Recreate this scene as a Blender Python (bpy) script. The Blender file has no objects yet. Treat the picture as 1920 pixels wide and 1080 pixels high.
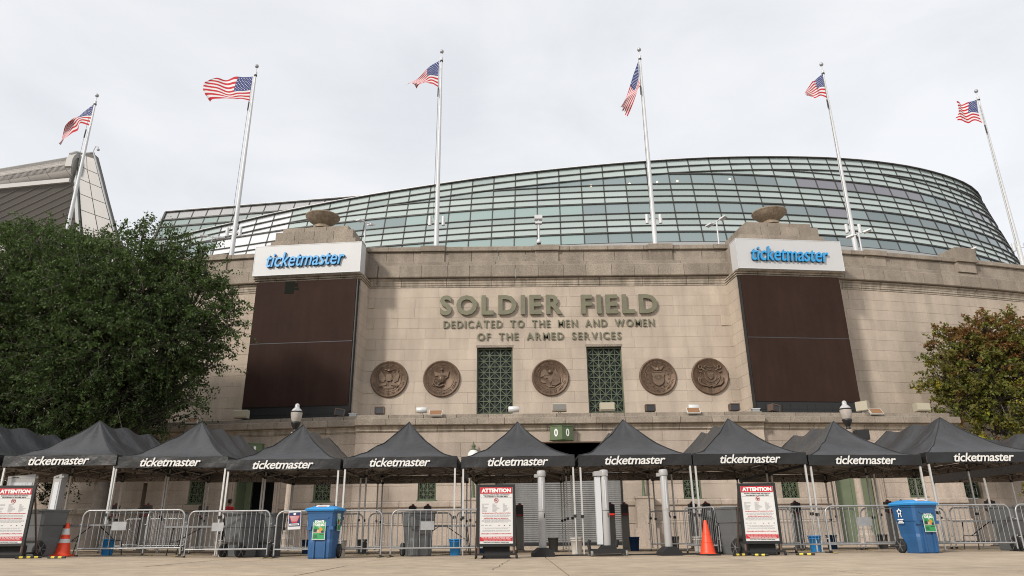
import bpy, bmesh, math, random
import numpy as np
from mathutils import Vector, Matrix, Euler
R = math.radians
PI = math.pi
random.seed(7)
S = bpy.context.scene
COL = S.collection

# ------------------------------------------------------------------ camera, sky, sun, exposure
cam_d = bpy.data.cameras.new("camera"); cam = bpy.data.objects.new("camera", cam_d); COL.objects.link(cam)
cam_d.sensor_width = 36.0
cam_d.lens = 36.0 * 1308.0 / 1920.0
cam_d.clip_end = 3000.0
cam_d.clip_start = 0.05
_p, _r = R(19.38), R(0.54)
_f = Vector((0, math.cos(_p), math.sin(_p))); _x = Vector((1, 0, 0)); _u = _x.cross(_f)
_rx = _x * math.cos(_r) - _u * math.sin(_r); _ux = _u * math.cos(_r) + _x * math.sin(_r)
cam.matrix_world = Matrix(((_rx.x, _ux.x, -_f.x, 0), (_rx.y, _ux.y, -_f.y, 0), (_rx.z, _ux.z, -_f.z, 0.52), (0, 0, 0, 1)))
S.camera = cam

SUN_DIR = Vector((-0.80, -0.92, 0.74)).normalized()
W = bpy.data.worlds.new("World"); S.world = W; W.use_nodes = True
nt = W.node_tree; nt.nodes.clear()
out = nt.nodes.new("ShaderNodeOutputWorld"); addn = nt.nodes.new("ShaderNodeAddShader")
b1 = nt.nodes.new("ShaderNodeBackground"); b2 = nt.nodes.new("ShaderNodeBackground")
sky = nt.nodes.new("ShaderNodeTexSky"); sky.sky_type = 'NISHITA'; sky.sun_disc = False
sky.sun_elevation = math.asin(SUN_DIR.z); sky.sun_rotation = math.atan2(SUN_DIR.x, SUN_DIR.y)
sky.dust_density = 3.0; sky.ozone_density = 1.0
nt.links.new(sky.outputs[0], b1.inputs[0]); b1.inputs[1].default_value = 0.018
tc = nt.nodes.new("ShaderNodeTexCoord"); mp = nt.nodes.new("ShaderNodeMapping"); mp.inputs['Scale'].default_value = (1.4, 1.4, 3.4)
n1 = nt.nodes.new("ShaderNodeTexNoise"); n1.inputs['Scale'].default_value = 2.3; n1.inputs['Detail'].default_value = 7; n1.inputs['Roughness'].default_value = .52
n1.inputs['Distortion'].default_value = .35
rp = nt.nodes.new("ShaderNodeValToRGB")
rp.color_ramp.elements[0].position = .30; rp.color_ramp.elements[0].color = (.755, .77, .80, 1)
rp.color_ramp.elements[1].position = .62; rp.color_ramp.elements[1].color = (.885, .892, .905, 1)
nt.links.new(tc.outputs['Generated'], mp.inputs[0]); nt.links.new(mp.outputs[0], n1.inputs['Vector'])
nt.links.new(n1.outputs[0], rp.inputs[0]); nt.links.new(rp.outputs[0], b2.inputs[0]); b2.inputs[1].default_value = 1.0
nt.links.new(b1.outputs[0], addn.inputs[0]); nt.links.new(b2.outputs[0], addn.inputs[1]); nt.links.new(addn.outputs[0], out.inputs[0])

sun_d = bpy.data.lights.new("sun", 'SUN'); sun = bpy.data.objects.new("sun", sun_d); COL.objects.link(sun)
sun_d.energy = 3.0; sun_d.angle = R(7); sun_d.color = (1.0, .94, .86)
sun.rotation_euler = SUN_DIR.to_track_quat('Z', 'Y').to_euler()
S.view_settings.view_transform = 'Standard'; S.view_settings.look = 'None'
S.view_settings.exposure = 0.0; S.view_settings.gamma = 1.0; S.view_settings.use_curve_mapping = False
S.render.engine = 'CYCLES'
S.cycles.max_bounces = 6; S.cycles.diffuse_bounces = 3; S.cycles.glossy_bounces = 3; S.cycles.transmission_bounces = 4
S.cycles.transparent_max_bounces = 12
S.cycles.pixel_filter_type = 'BLACKMAN_HARRIS'; S.cycles.filter_width = 1.05

# ------------------------------------------------------------------ materials
def mat(name, col, rough=.7, metal=0., noise=None, noise2=None, objvar=0., bump=None, spec=.5, streak=None, emit=None, coat=0., speck=None):
    m = bpy.data.materials.new(name); m.use_nodes = True
    t = m.node_tree; N = t.nodes; L = t.links
    b = N['Principled BSDF']
    b.inputs['Roughness'].default_value = rough; b.inputs['Metallic'].default_value = metal
    b.inputs['Specular IOR Level'].default_value = spec
    if coat: b.inputs['Coat Weight'].default_value = coat; b.inputs['Coat Roughness'].default_value = .12
    src = None
    geo = None
    def pos():
        nonlocal geo
        if geo is None: geo = N.new('ShaderNodeNewGeometry')
        return geo.outputs['Position']
    rgb = N.new('ShaderNodeRGB'); rgb.outputs[0].default_value = (*col, 1); cur = rgb.outputs[0]
    def mult(fac):
        nonlocal cur
        mx = N.new('ShaderNodeMix'); mx.data_type = 'RGBA'; mx.blend_type = 'MULTIPLY'; mx.inputs[0].default_value = 1
        L.new(cur, mx.inputs[6]); L.new(fac, mx.inputs[7]); cur = mx.outputs[2]
    def noi(scale, lo, hi, detail=4, vec=None, rough_=.6, p0=.3, p1=.7):
        n = N.new('ShaderNodeTexNoise'); n.inputs['Scale'].default_value = scale; n.inputs['Detail'].default_value = detail; n.inputs['Roughness'].default_value = rough_
        L.new(vec or pos(), n.inputs['Vector'])
        mr = N.new('ShaderNodeMapRange'); mr.inputs[1].default_value = p0; mr.inputs[2].default_value = p1; mr.inputs[3].default_value = lo; mr.inputs[4].default_value = hi
        L.new(n.outputs[0], mr.inputs[0]); return mr.outputs[0]
    if noise: mult(noi(*noise))
    if noise2: mult(noi(*noise2))
    if speck: mult(noi(speck[0], speck[1], speck[2], 2, None, .8, .35, .65))
    if streak:
        mp_ = N.new('ShaderNodeMapping'); mp_.inputs['Scale'].default_value = (streak[0], streak[0], streak[0] * .12); L.new(pos(), mp_.inputs[0])
        mult(noi(1.0, streak[1], streak[2], 5, mp_.outputs[0], .65, .38, .62))
    if objvar:
        oi = N.new('ShaderNodeObjectInfo'); mr = N.new('ShaderNodeMapRange'); mr.inputs[3].default_value = 1 - objvar; mr.inputs[4].default_value = 1 + objvar * .6
        L.new(oi.outputs['Random'], mr.inputs[0]); mult(mr.outputs[0])
    L.new(cur, b.inputs['Base Color'])
    if bump:
        n = N.new('ShaderNodeTexNoise'); n.inputs['Scale'].default_value = bump[0]; n.inputs['Detail'].default_value = 5; L.new(pos(), n.inputs['Vector'])
        bp = N.new('ShaderNodeBump'); bp.inputs['Strength'].default_value = bump[1]; bp.inputs['Distance'].default_value = bump[2]
        L.new(n.outputs[0], bp.inputs['Height']); L.new(bp.outputs[0], b.inputs['Normal'])
    if emit: b.inputs['Emission Color'].default_value = (*emit[0], 1); b.inputs['Emission Strength'].default_value = emit[1]
    return m

M = {}
M['stone'] = mat('cast stone wall', (.475, .40, .325), .9, noise=(.45, .88, 1.07), speck=(30, .84, 1.12), objvar=.075, streak=(1.3, .88, 1.05), bump=(40, .35, .01), spec=.2)
M['stone_pod'] = mat('cast stone podium', (.445, .372, .31), .9, noise=(.6, .82, 1.08), speck=(28, .78, 1.14), objvar=.09, streak=(1.6, .86, 1.04), bump=(30, .4, .012), spec=.2)
M['stone_old'] = mat('weathered aggregate stone', (.315, .268, .218), .95, noise=(.8, .82, 1.1), speck=(26, .70, 1.22), objvar=.14, streak=(1.1, .84, 1.06), bump=(24, .6, .02), spec=.15)
M['stone_mould'] = mat('stained stone moulding', (.42, .36, .29), .9, noise=(1.2, .78, 1.1), speck=(28, .84, 1.1), objvar=.10, streak=(3.2, .70, 1.08), bump=(30, .4, .01), spec=.2)
M['mortar'] = mat('mortar', (.24, .195, .15), .95, noise=(3, .8, 1.1))
M['mortar_lt'] = mat('pale mortar', (.44, .375, .31), .95, noise=(3, .8, 1.1))
M['concrete'] = mat('plaza concrete', (.475, .38, .278), .88, noise=(.35, .82, 1.08), noise2=(2.2, .74, 1.08), speck=(60, .88, 1.08), objvar=.04, bump=(60, .15, .004), spec=.25)
M['ground'] = mat('ground', (.30, .25, .20), .95, noise=(.2, .8, 1.1))
M['vision_m'] = mat('sea grey vision glass', (.215, .27, .275), .06, 0, objvar=.07, spec=.7)
M['bowl'] = mat('brown weathered bowl stone', (.27, .21, .15), .9, noise=(3, .75, 1.12), streak=(7, .75, 1.12), bump=(30, .3, .01))
M['bronze'] = mat('bronze', (.140, .088, .055), .55, .3, noise=(4, .75, 1.15), streak=(9, .8, 1.12), bump=(25, .2, .01))
M['bronze_lt'] = mat('worn bronze relief', (.165, .112, .075), .5, .35, noise=(6, .8, 1.15))
M['letter'] = mat('olive metal lettering', (.165, .16, .105), .55, .25, noise=(3, .88, 1.08))
M['green'] = mat('green painted iron', (.088, .112, .062), .6, 0, noise=(6, .8, 1.15))
M['green_box'] = mat('olive green sign box', (.085, .125, .055), .6, 0, noise=(6, .9, 1.06))
M['green_door'] = mat('olive green door', (.13, .16, .095), .6, noise=(2, .9, 1.08))
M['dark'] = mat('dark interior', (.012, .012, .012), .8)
M['darkglass'] = mat('dark window glass', (.02, .024, .026), .25, spec=.35)
M['white'] = mat('white lettering', (.82, .82, .80), .6)
M['tmtext'] = mat('white printed lettering', (.70, .69, .66), .6)
M['tmback'] = mat('lettering showing through cloth', (.42, .38, .34), .8)
M['blue_letter'] = mat('blue sign letters', (.03, .31, .64), .35)
M['navy_letter'] = mat('dark letter returns', (.012, .03, .07), .5)
M['signbox'] = mat('white sign box metal', (.52, .52, .52), .45, .0, noise=(.7, .96, 1.02))
M['led'] = mat('switched off led screen', (.038, .0215, .0170), .75, 0, noise=(.5, .88, 1.08), noise2=(5, .95, 1.04), streak=(3, .92, 1.05), spec=.08)
M['led_dead'] = mat('dead led modules', (.016, .017, .013), .9, spec=.02)
M['black'] = mat('black metal', (.012, .012, .012), .5)
M['black_r'] = mat('black rubber', (.016, .016, .016), .8)
M['seam'] = mat('screen seam', (.045, .05, .054), .6)
M['pole'] = mat('white painted pole', (.58, .59, .60), .38, 0, noise=(1.5, .93, 1.03))
M['steel'] = mat('galvanised steel', (.36, .365, .37), .42, .5, noise=(6, .85, 1.1))
M['alu'] = mat('aluminium tent leg', (.56, .55, .53), .42, .3, noise=(5, .9, 1.05))
M['alu_dk'] = mat('tent scissor bars', (.30, .28, .26), .5, .3)
M['fabric'] = mat('black tent fabric', (.044, .0445, .047), .40, 0, noise=(.9, .78, 1.18), objvar=.12, bump=(4.0, .55, .06), spec=.42)
M['valance'] = mat('black tent valance', (.013, .013, .0135), .42, 0, noise=(2, .8, 1.2), bump=(6, .28, .05), spec=.45)
M['bin_blue'] = mat('blue bin plastic', (.022, .095, .235), .45, noise=(2.5, .85, 1.1), bump=(50, .08, .003))
M['lid_blue'] = mat('light blue lid plastic', (.03, .27, .62), .4, noise=(2.5, .92, 1.05))
M['bin_grey'] = mat('grey bin plastic', (.105, .11, .112), .5, noise=(2.0, .85, 1.12), bump=(50, .08, .003))
M['bucket_b'] = mat('blue bucket plastic', (.02, .23, .56), .45, noise=(4, .9, 1.05))
M['bucket_n'] = mat('navy bucket plastic', (.012, .045, .12), .5)
M['bucket_w'] = mat('white bucket plastic', (.58, .55, .51), .5)
M['bucket_g'] = mat('grey bucket plastic', (.12, .12, .12), .5)
M['orange'] = mat('orange cone plastic', (.80, .065, .018), .42, noise=(5, .92, 1.04))
M['refl'] = mat('reflective band', (.62, .62, .60), .35)
M['poster'] = mat('poster white', (.64, .64, .63), .45)
M['red'] = mat('print red', (.50, .022, .035), .45)
M['ink'] = mat('print ink', (.03, .03, .035), .5)
M['ink_g'] = mat('print grey', (.30, .30, .31), .5)
M['print_green'] = mat('print green', (.03, .28, .09), .5)
M['print_orange'] = mat('print orange', (.62, .27, .03), .5)
M['print_sand'] = mat('print sand', (.50, .40, .28), .5)
M['print_navy'] = mat('print navy', (.015, .025, .10), .5)
M['detector'] = mat('detector grey casing', (.36, .355, .35), .4, noise=(2, .96, 1.02))
M['detector_w'] = mat('detector white panel', (.56, .58, .60), .35)
M['pedestal'] = mat('pedestal grey', (.20, .19, .175), .45)
M['redlight'] = mat('red scanner light', (.55, .03, .02), .4, emit=((1, .05, .03), .55))
M['redlight_off'] = mat('red scanner lens', (.22, .012, .01), .4)
M['yellow'] = mat('yellow tape', (.62, .50, .05), .5)
M['table'] = mat('grey plastic table', (.20, .20, .20), .5)
M['lampglass'] = mat('frosted lamp glass', (.42, .38, .34), .25, noise=(8, .85, 1.1))
M['lamp_top'] = mat('lamp cap glossy', (.5, .5, .5), .25, noise=(12, .6, 1.2))
M['globe'] = mat('white globe glass', (.72, .71, .68), .35)
M['flood_w'] = mat('floodlight silver', (.62, .62, .60), .35, .2)
M['flood_b'] = mat('floodlight beige', (.42, .38, .29), .5)
M['flood_br'] = mat('floodlight brown', (.10, .065, .048), .5)
M['flood_o'] = mat('floodlight tan lens', (.24, .12, .05), .5)
M['shutter'] = mat('roller shutter steel', (.25, .25, .247), .5, .2, noise=(1.4, .88, 1.06), streak=(3, .86, 1.05))
M['spandrel'] = mat('mint spandrel glass', (.385, .445, .43), .10, 0, objvar=.06, spec=.6)
M['spandrel2'] = mat('muted spandrel glass', (.30, .355, .345), .10, 0, objvar=.07, spec=.6)
M['vision'] = mat('blue grey vision glass', (.17, .21, .22), .06, 0, objvar=.15, spec=.7)
M['vision_g'] = mat('pale vision glass', (.275, .355, .345), .06, 0, objvar=.08, spec=.7)
M['vision_p'] = mat('mauve vision glass', (.185, .185, .21), .06, 0, objvar=.08, spec=.7)
M['skyglare_glass'] = mat('glass painted with sky reflection', (.74, .76, .77), .05, .35, objvar=.02, spec=.8)  # near-white base colour paints the bright sky reflected in these panes
M['mullion'] = mat('dark mullion', (.045, .043, .038), .6)
M['trimwhite'] = mat('white roof edge', (.8, .8, .8), .5)
M['sill'] = mat('pale grey sill metal', (.34, .35, .35), .5)
M['clad'] = mat('ribbed metal cladding', (.36, .34, .315), .5, .2, noise=(.25, .85, 1.08))
M['clad_lt'] = mat('pale cladding panel', (.37, .36, .345), .5, 0, objvar=.05, noise=(.2, .92, 1.05))
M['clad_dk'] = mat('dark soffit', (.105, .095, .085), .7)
M['clad_line'] = mat('soffit rail', (.19, .175, .16), .6)
M['greymesh'] = mat('grey corrugated panel', (.33, .34, .35), .5, noise=(6, .85, 1.1))
M['flag_red'] = mat('flag red', (.43, .006, .020), .75)
M['flag_white'] = mat('flag white', (.64, .63, .63), .75)
M['flag_blue'] = mat('flag blue', (.026, .042, .17), .75)
M['bark'] = mat('bark', (.06, .05, .042), .95, noise=(6, .7, 1.2), bump=(20, .6, .02))
M['bark_lt'] = mat('pale twig', (.15, .135, .12), .95)
M['skin'] = mat('skin', (.30, .16, .11), .6)
M['hair'] = mat('hair', (.015, .012, .010), .7)
M['shirt'] = mat('red shirt', (.45, .012, .02), .8)
M['trouser'] = mat('black trousers', (.015, .015, .018), .85)
M['sill_lt'] = mat('terrace roof', (.30, .27, .24), .9)
M['lining'] = mat('tent valance lining', (.20, .17, .15), .8, noise=(2, .9, 1.08))
M['lit'] = mat('ceiling lamp', (1, .9, .7), .5, emit=((1, .85, .6), 1.3))

def two_sided(m, back):
    t = m.node_tree; N = t.nodes; L = t.links; b = N['Principled BSDF']; src = b.inputs['Base Color'].links[0].from_socket
    ge = N.new('ShaderNodeNewGeometry'); mx = N.new('ShaderNodeMix'); mx.data_type = 'RGBA'; mx.inputs[7].default_value = (*back, 1)
    L.new(ge.outputs['Backfacing'], mx.inputs[0]); L.new(src, mx.inputs[6]); L.new(mx.outputs[2], b.inputs['Base Color'])
two_sided(M['fabric'], (.23, .20, .18))
def leafmat(name, c1, c2, c3=None, trans=.25):
    m = bpy.data.materials.new(name); m.use_nodes = True
    t = m.node_tree; N = t.nodes; L = t.links; b = N['Principled BSDF']
    at = N.new('ShaderNodeAttribute'); at.attribute_name = 'tint'
    rp_ = N.new('ShaderNodeValToRGB'); rp_.color_ramp.elements[0].color = (*c1, 1); rp_.color_ramp.elements[1].color = (*c2, 1)
    if c3 is not None:
        e = rp_.color_ramp.elements.new(.93); e.color = (*c2, 1); rp_.color_ramp.elements[-1].color = (*c3, 1)
    L.new(at.outputs['Fac'], rp_.inputs[0]); L.new(rp_.outputs[0], b.inputs['Base Color'])
    b.inputs['Roughness'].default_value = .62; b.inputs['Specular IOR Level'].default_value = .25
    tr = N.new('ShaderNodeBsdfTranslucent'); L.new(rp_.outputs[0], tr.inputs[0]); mx = N.new('ShaderNodeMixShader'); mx.inputs[0].default_value = trans
    L.new(b.outputs[0], mx.inputs[1]); L.new(tr.outputs[0], mx.inputs[2]); L.new(mx.outputs[0], N['Material Output'].inputs[0])
    return m

# ------------------------------------------------------------------ mesh builder
class MB:
    def __init__(s): s.v = []; s.f = []; s.m = []; s.sm = []
    def add(s, vs, fs, mi=0, smooth=False):
        o = len(s.v); s.v.extend([tuple(v) for v in vs]); s.f.extend([tuple(o + i for i in f) for f in fs]); s.m.extend([mi] * len(fs)); s.sm.extend([smooth] * len(fs)); return s
    def box(s, x0, x1, y0, y1, z0, z1, mi=0, mtx=None):
        vs = [Vector((x, y, z)) for z in (z0, z1) for y in (y0, y1) for x in (x0, x1)]
        if mtx is not None: vs = [mtx @ v for v in vs]
        return s.add(vs, [(0, 2, 3, 1), (4, 5, 7, 6), (0, 1, 5, 4), (2, 6, 7, 3), (0, 4, 6, 2), (1, 3, 7, 5)], mi)
    def bar(s, a, b, w, h=None, mi=0, up=(0, 0, 1)):
        a = Vector(a); b = Vector(b); d = (b - a); L_ = d.length
        if L_ < 1e-6: return s
        d.normalize(); u = Vector(up)
        if abs(d.dot(u)) > .98: u = Vector((1, 0, 0))
        r = d.cross(u).normalized(); u = r.cross(d); h = h or w
        vs = [p + r * (i * w / 2) + u * (j * h / 2) for p in (a, b) for i, j in ((-1, -1), (1, -1), (1, 1), (-1, 1))]
        return s.add(vs, [(3, 2, 1, 0), (4, 5, 6, 7), (0, 1, 5, 4), (1, 2, 6, 5), (2, 3, 7, 6), (3, 0, 4, 7)], mi)
    def tube(s, pts, r, n=8, mi=0, cap=True, smooth=True):
        pts = [Vector(p) for p in pts]; rs = r if isinstance(r, (list, tuple)) else [r] * len(pts)
        rings = []; u = None
        for i, p in enumerate(pts):
            d = (pts[min(i + 1, len(pts) - 1)] - pts[max(i - 1, 0)]).normalized()
            if u is None: u = Vector((0, 0, 1)) if abs(d.z) < .9 else Vector((1, 0, 0))
            r_ = d.cross(u).normalized(); u = r_.cross(d).normalized()
            rings.append([p + (r_ * math.cos(2 * PI * k / n) + u * math.sin(2 * PI * k / n)) * rs[i] for k in range(n)])
        vs = [v for rg in rings for v in rg]
        fs = [(i * n + k, i * n + (k + 1) % n, (i + 1) * n + (k + 1) % n, (i + 1) * n + k) for i in range(len(pts) - 1) for k in range(n)]
        s.add(vs, fs, mi, smooth)
        if cap: s.add(rings[0], [tuple(range(n))], mi); s.add(rings[-1], [tuple(reversed(range(n)))], mi)
        return s
    def lathe(s, prof, n=24, mi=0, c=(0, 0, 0), smooth=True):
        vs = [(c[0] + r * math.cos(2 * PI * k / n), c[1] + r * math.sin(2 * PI * k / n), c[2] + z) for r, z in prof for k in range(n)]
        fs = [(i * n + k, i * n + (k + 1) % n, (i + 1) * n + (k + 1) % n, (i + 1) * n + k) for i in range(len(prof) - 1) for k in range(n)]
        s.add(vs, fs, mi, smooth)
        s.add(vs[:n], [tuple(reversed(range(n)))], mi); s.add(vs[-n:], [tuple(range(n))], mi); return s
    def prism(s, poly, d0, d1, plane='xz', mi=0, mtx=None, smooth=False):
        # poly of 2D points; extruded along the third axis from d0 to d1
        def P(a, b, d): return Vector((a, d, b)) if plane == 'xz' else (Vector((d, a, b)) if plane == 'yz' else Vector((a, b, d)))
        n = len(poly); vs = [P(a, b, d0) for a, b in poly] + [P(a, b, d1) for a, b in poly]
        if mtx is not None: vs = [mtx @ v for v in vs]
        return s.add(vs, [tuple(range(n)), tuple(reversed(range(n, 2 * n)))] + [(i, i + n, (i + 1) % n + n, (i + 1) % n) for i in range(n)], mi, smooth)
    def mesh(s, name, mats, fix=True):
        me = bpy.data.meshes.new(name); me.from_pydata(s.v, [], s.f); 
        for m in (mats if isinstance(mats, (list, tuple)) else [mats]): me.materials.append(m)
        me.polygons.foreach_set('material_index', s.m); me.polygons.foreach_set('use_smooth', s.sm)
        me.update(); 
        if not fix: return me
        bm = bmesh.new(); bm.from_mesh(me); bmesh.ops.recalc_face_normals(bm, faces=bm.faces); bm.to_mesh(me); bm.free()
        return me
    def build(s, name, mats, parent=None, mtx=None):
        return link(name, s.mesh(name, mats), parent, mtx)

def link(name, me, parent=None, mtx=None):
    o = bpy.data.objects.new(name, me); COL.objects.link(o)
    if parent is not None: o.parent = parent
    if mtx is not None: o.matrix_local = mtx if parent is not None else mtx
    return o
def tag(o, label, cat, group=None):
    o['label'] = label; o['category'] = cat
    if group: o['group'] = group
    return o
def thing(name, label, cat, loc=(0, 0, 0), rz=0., group=None):
    o = bpy.data.objects.new(name, None); COL.objects.link(o); o['kind'] = 'thing'; o.location = loc; o.rotation_euler = (0, 0, rz); o.empty_display_size = .2
    return tag(o, label, cat, group)
def structure(name, me_or_none, parent=None):
    o = bpy.data.objects.new(name, me_or_none); COL.objects.link(o); o['kind'] = 'structure'
    if parent: o.parent = parent
    return o
CHILDREN = {}
def kids(o):
    return list(o.children)
def dup(o, parent=None):
    c = o.copy(); COL.objects.link(c); c.parent = parent
    for ch in kids(o): dup(ch, c)
    return c
def place(root, loc, rz=0., label=None, group=None, scale=None):
    c = dup(root); c.location = loc; c.rotation_euler = (0, 0, rz)
    if label: c['label'] = label
    if group: c['group'] = group
    if scale: c.scale = scale
    return c
def T(x, y, z, rz=0., rx=0.): return Matrix.Translation((x, y, z)) @ Matrix.Rotation(rz, 4, 'Z') @ Matrix.Rotation(rx, 4, 'X')
FACE = Matrix.Rotation(PI / 2, 4, 'X')    # text plane -> upright, facing -Y

_text_cache = {}
def text_mesh(s, depth=0., bold=0., shear=0., spacing=1., res=3):
    key = (s, depth, bold, shear, spacing, res)
    if key in _text_cache: return _text_cache[key]
    c = bpy.data.curves.new('print', 'FONT'); c.body = s; c.size = 1.; c.offset = bold; c.shear = shear; c.space_character = spacing; c.resolution_u = res
    c.extrude = max(depth / 2, 0)
    o = bpy.data.objects.new('print', c); me = bpy.data.meshes.new_from_object(o)
    bpy.data.objects.remove(o); bpy.data.curves.remove(c)
    co = np.array([v.co[:] for v in me.vertices]) if len(me.vertices) else np.zeros((1, 3))
    _text_cache[key] = (me, co.min(0), co.max(0)); return _text_cache[key]
def text_fit(s, w, h, depth, mats, bold=0., shear=0., spacing=1., res=3, flip=False):
    """mesh of the words scaled into a w x h rectangle centred on the origin, upright, facing -Y"""
    me, lo, hi = text_mesh(s, 0.2 if depth else 0, bold, shear, spacing, res)
    me = me.copy(); n = len(me.vertices); co = np.empty(n * 3); me.vertices.foreach_get('co', co); co = co.reshape(-1, 3)
    c = (lo + hi) / 2; sx = w / max(hi[0] - lo[0], 1e-6); sy = h / max(hi[1] - lo[1], 1e-6)
    x = (co[:, 0] - c[0]) * sx; z = (co[:, 1] - c[1]) * sy
    y = -(co[:, 2] + .1) / .2 * depth if depth else np.zeros(n)
    if flip: x = -x
    me.vertices.foreach_set('co', np.stack([x, y, z], 1).ravel()); me.materials.clear()
    for m in (mats if isinstance(mats, (list, tuple)) else [mats]): me.materials.append(m)
    me.update(); return me
def letters(s, w, h, depth, gap, space, m, bold=.02):
    """each letter its own mesh, laid out along x from 0 to w (baseline z 0, cap height h)"""
    items = []; x = 0.
    capm, clo, chi = text_mesh('H', .2, bold)
    hh = chi[1] - clo[1]
    for ch in s:
        if ch == ' ': x += space; continue
        me, lo, hi = text_mesh(ch, .2, bold); items.append((me, lo, hi, x)); x += (hi[0] - lo[0]) + gap
    tot = x - gap; sx = w / tot; sz = h / hh; res = []
    for me, lo, hi, px in items:
        me = me.copy(); n = len(me.vertices); co = np.empty(n * 3); me.vertices.foreach_get('co', co); co = co.reshape(-1, 3)
        X = (co[:, 0] - lo[0] + px) * sx; Z = (co[:, 1] - clo[1]) * sz; Y = -(co[:, 2] + .1) / .2 * depth
        me.vertices.foreach_set('co', np.stack([X, Y, Z], 1).ravel()); me.materials.clear(); me.materials.append(m); me.update(); res.append(me)
    return res

# ------------------------------------------------------------------ the ground
def sstep(a, b, x):
    t = min(max((x - a) / (b - a), 0), 1); return t * t * (3 - 2 * t)
def g(x, y): return .12 * sstep(5, 14, -x) - .11 * sstep(20, 34, y)
# ------------------------------------------------------------------ ground
gm = MB(); xs = [-400, -120, -60, -40] + list(range(-30, 41, 3)) + [60, 140, 500]; ys = [-60, -10, 0] + list(range(3, 46, 3)) + [60, 120, 300, 900]
vs = [(x, y, g(x, y) - .06) for y in ys for x in xs]; nx = len(xs)
gm.add(vs, [(j * nx + i, j * nx + i + 1, (j + 1) * nx + i + 1, (j + 1) * nx + i) for j in range(len(ys) - 1) for i in range(nx - 1)], 0, True)
ground = structure('ground', gm.mesh('ground', M['ground'])); ground['label'] = 'sandy subgrade under the plaza'
plaza = structure('plaza_paving', None); plaza['label'] = 'tan concrete plaza in front of the stadium'
SX, SY = 3.7, 3.1
for j in range(0, 12):
    for i in range(-8, 10):
        x0 = i * SX + .7; y0 = j * SY + 1.1; n = 4; b = MB()
        X = [x0 + .013 + (SX - .026) * k / n for k in range(n + 1)]; Y = [y0 + .013 + (SY - .026) * k / n for k in range(n + 1)]
        if y0 > 34.6: continue
        dz = random.uniform(-.003, .003)
        V = [(a, c, g(a, c) + dz) for c in Y for a in X]
        b.add(V, [(r * 5 + q, r * 5 + q + 1, (r + 1) * 5 + q + 1, (r + 1) * 5 + q) for r in range(n) for q in range(n)], 0, True)
        for (A, B) in (((0, 0), (4, 0)), ((4, 0), (4, 4)), ((4, 4), (0, 4)), ((0, 4), (0, 0))):
            p = [V[A[1] * 5 + A[0]], V[B[1] * 5 + B[0]]]
            b.add([p[0], p[1], (p[1][0], p[1][1], p[1][2] - .05), (p[0][0], p[0][1], p[0][2] - .05)], [(0, 3, 2, 1)], 0)
        b.build('concrete_slab', M['concrete'], plaza)
# hairline cracks, stains
def crack(pts, w):
    b = MB()
    for a, c in zip(pts[:-1], pts[1:]):
        d = Vector((c[0] - a[0], c[1] - a[1], 0)).normalized(); nn = Vector((-d.y, d.x, 0)) * w / 2
        P = [Vector((a[0], a[1], g(*a) + .006)), Vector((c[0], c[1], g(*c) + .006))]
        b.add([P[0] - nn, P[1] - nn, P[1] + nn, P[0] + nn], [(0, 1, 2, 3)])
    return b
rc = random.Random(3)
pts = [(-.12 + .012 * (k * 3 % 5) - .022 * k, 15.7 - k * .4) for k in range(12)]
tarc = crack(pts, .009).build('pavement_crack', M['black_r'], plaza)
for k in range(26):
    x = rc.uniform(-12, 13); y = rc.uniform(9.5, 17.5); L_ = rc.uniform(.08, .6)
    crack([(x, y), (x + L_, y + rc.uniform(-.1, .1))], rc.uniform(.008, .03)).build('tar_mark', M['ink_g'] if k % 2 else M['pedestal'], plaza)

# ------------------------------------------------------------------ facade curve
XC = 2.07
def facY(x):
    d = x - XC
    return 38.0 + (max(0, abs(d) - 10.4) * (abs(d) + 10.4) / (212. if d > 0 else 262.))
def facA(x): return math.atan2(facY(x + .05) - facY(x - .05), .1)
_blk = {}
def block_mesh(L_, H, D, m, key):
    k = (round(L_, 2), round(H, 3), round(D, 2), key)
    if k not in _blk:
        b = MB(); c = .007; l, h = k[0] / 2, k[1] / 2
        o = [(-l, 0 + c, -h), (l, c, -h), (l, c, h), (-l, c, h)]; i = [(-l + c, 0, -h + c), (l - c, 0, -h + c), (l - c, 0, h - c), (-l + c, 0, h - c)]
        bk = [(-l, k[2], -h), (l, k[2], -h), (l, k[2], h), (-l, k[2], h)]
        b.add(i + o + bk, [(0, 1, 2, 3), (4, 5, 1, 0), (5, 6, 2, 1), (6, 7, 3, 2), (7, 4, 0, 3), (8, 9, 5, 4), (9, 10, 6, 5), (10, 11, 7, 6), (11, 8, 4, 7)], 0)
        _blk[k] = b.mesh('stone_block', m)
    return _blk[k]
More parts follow.
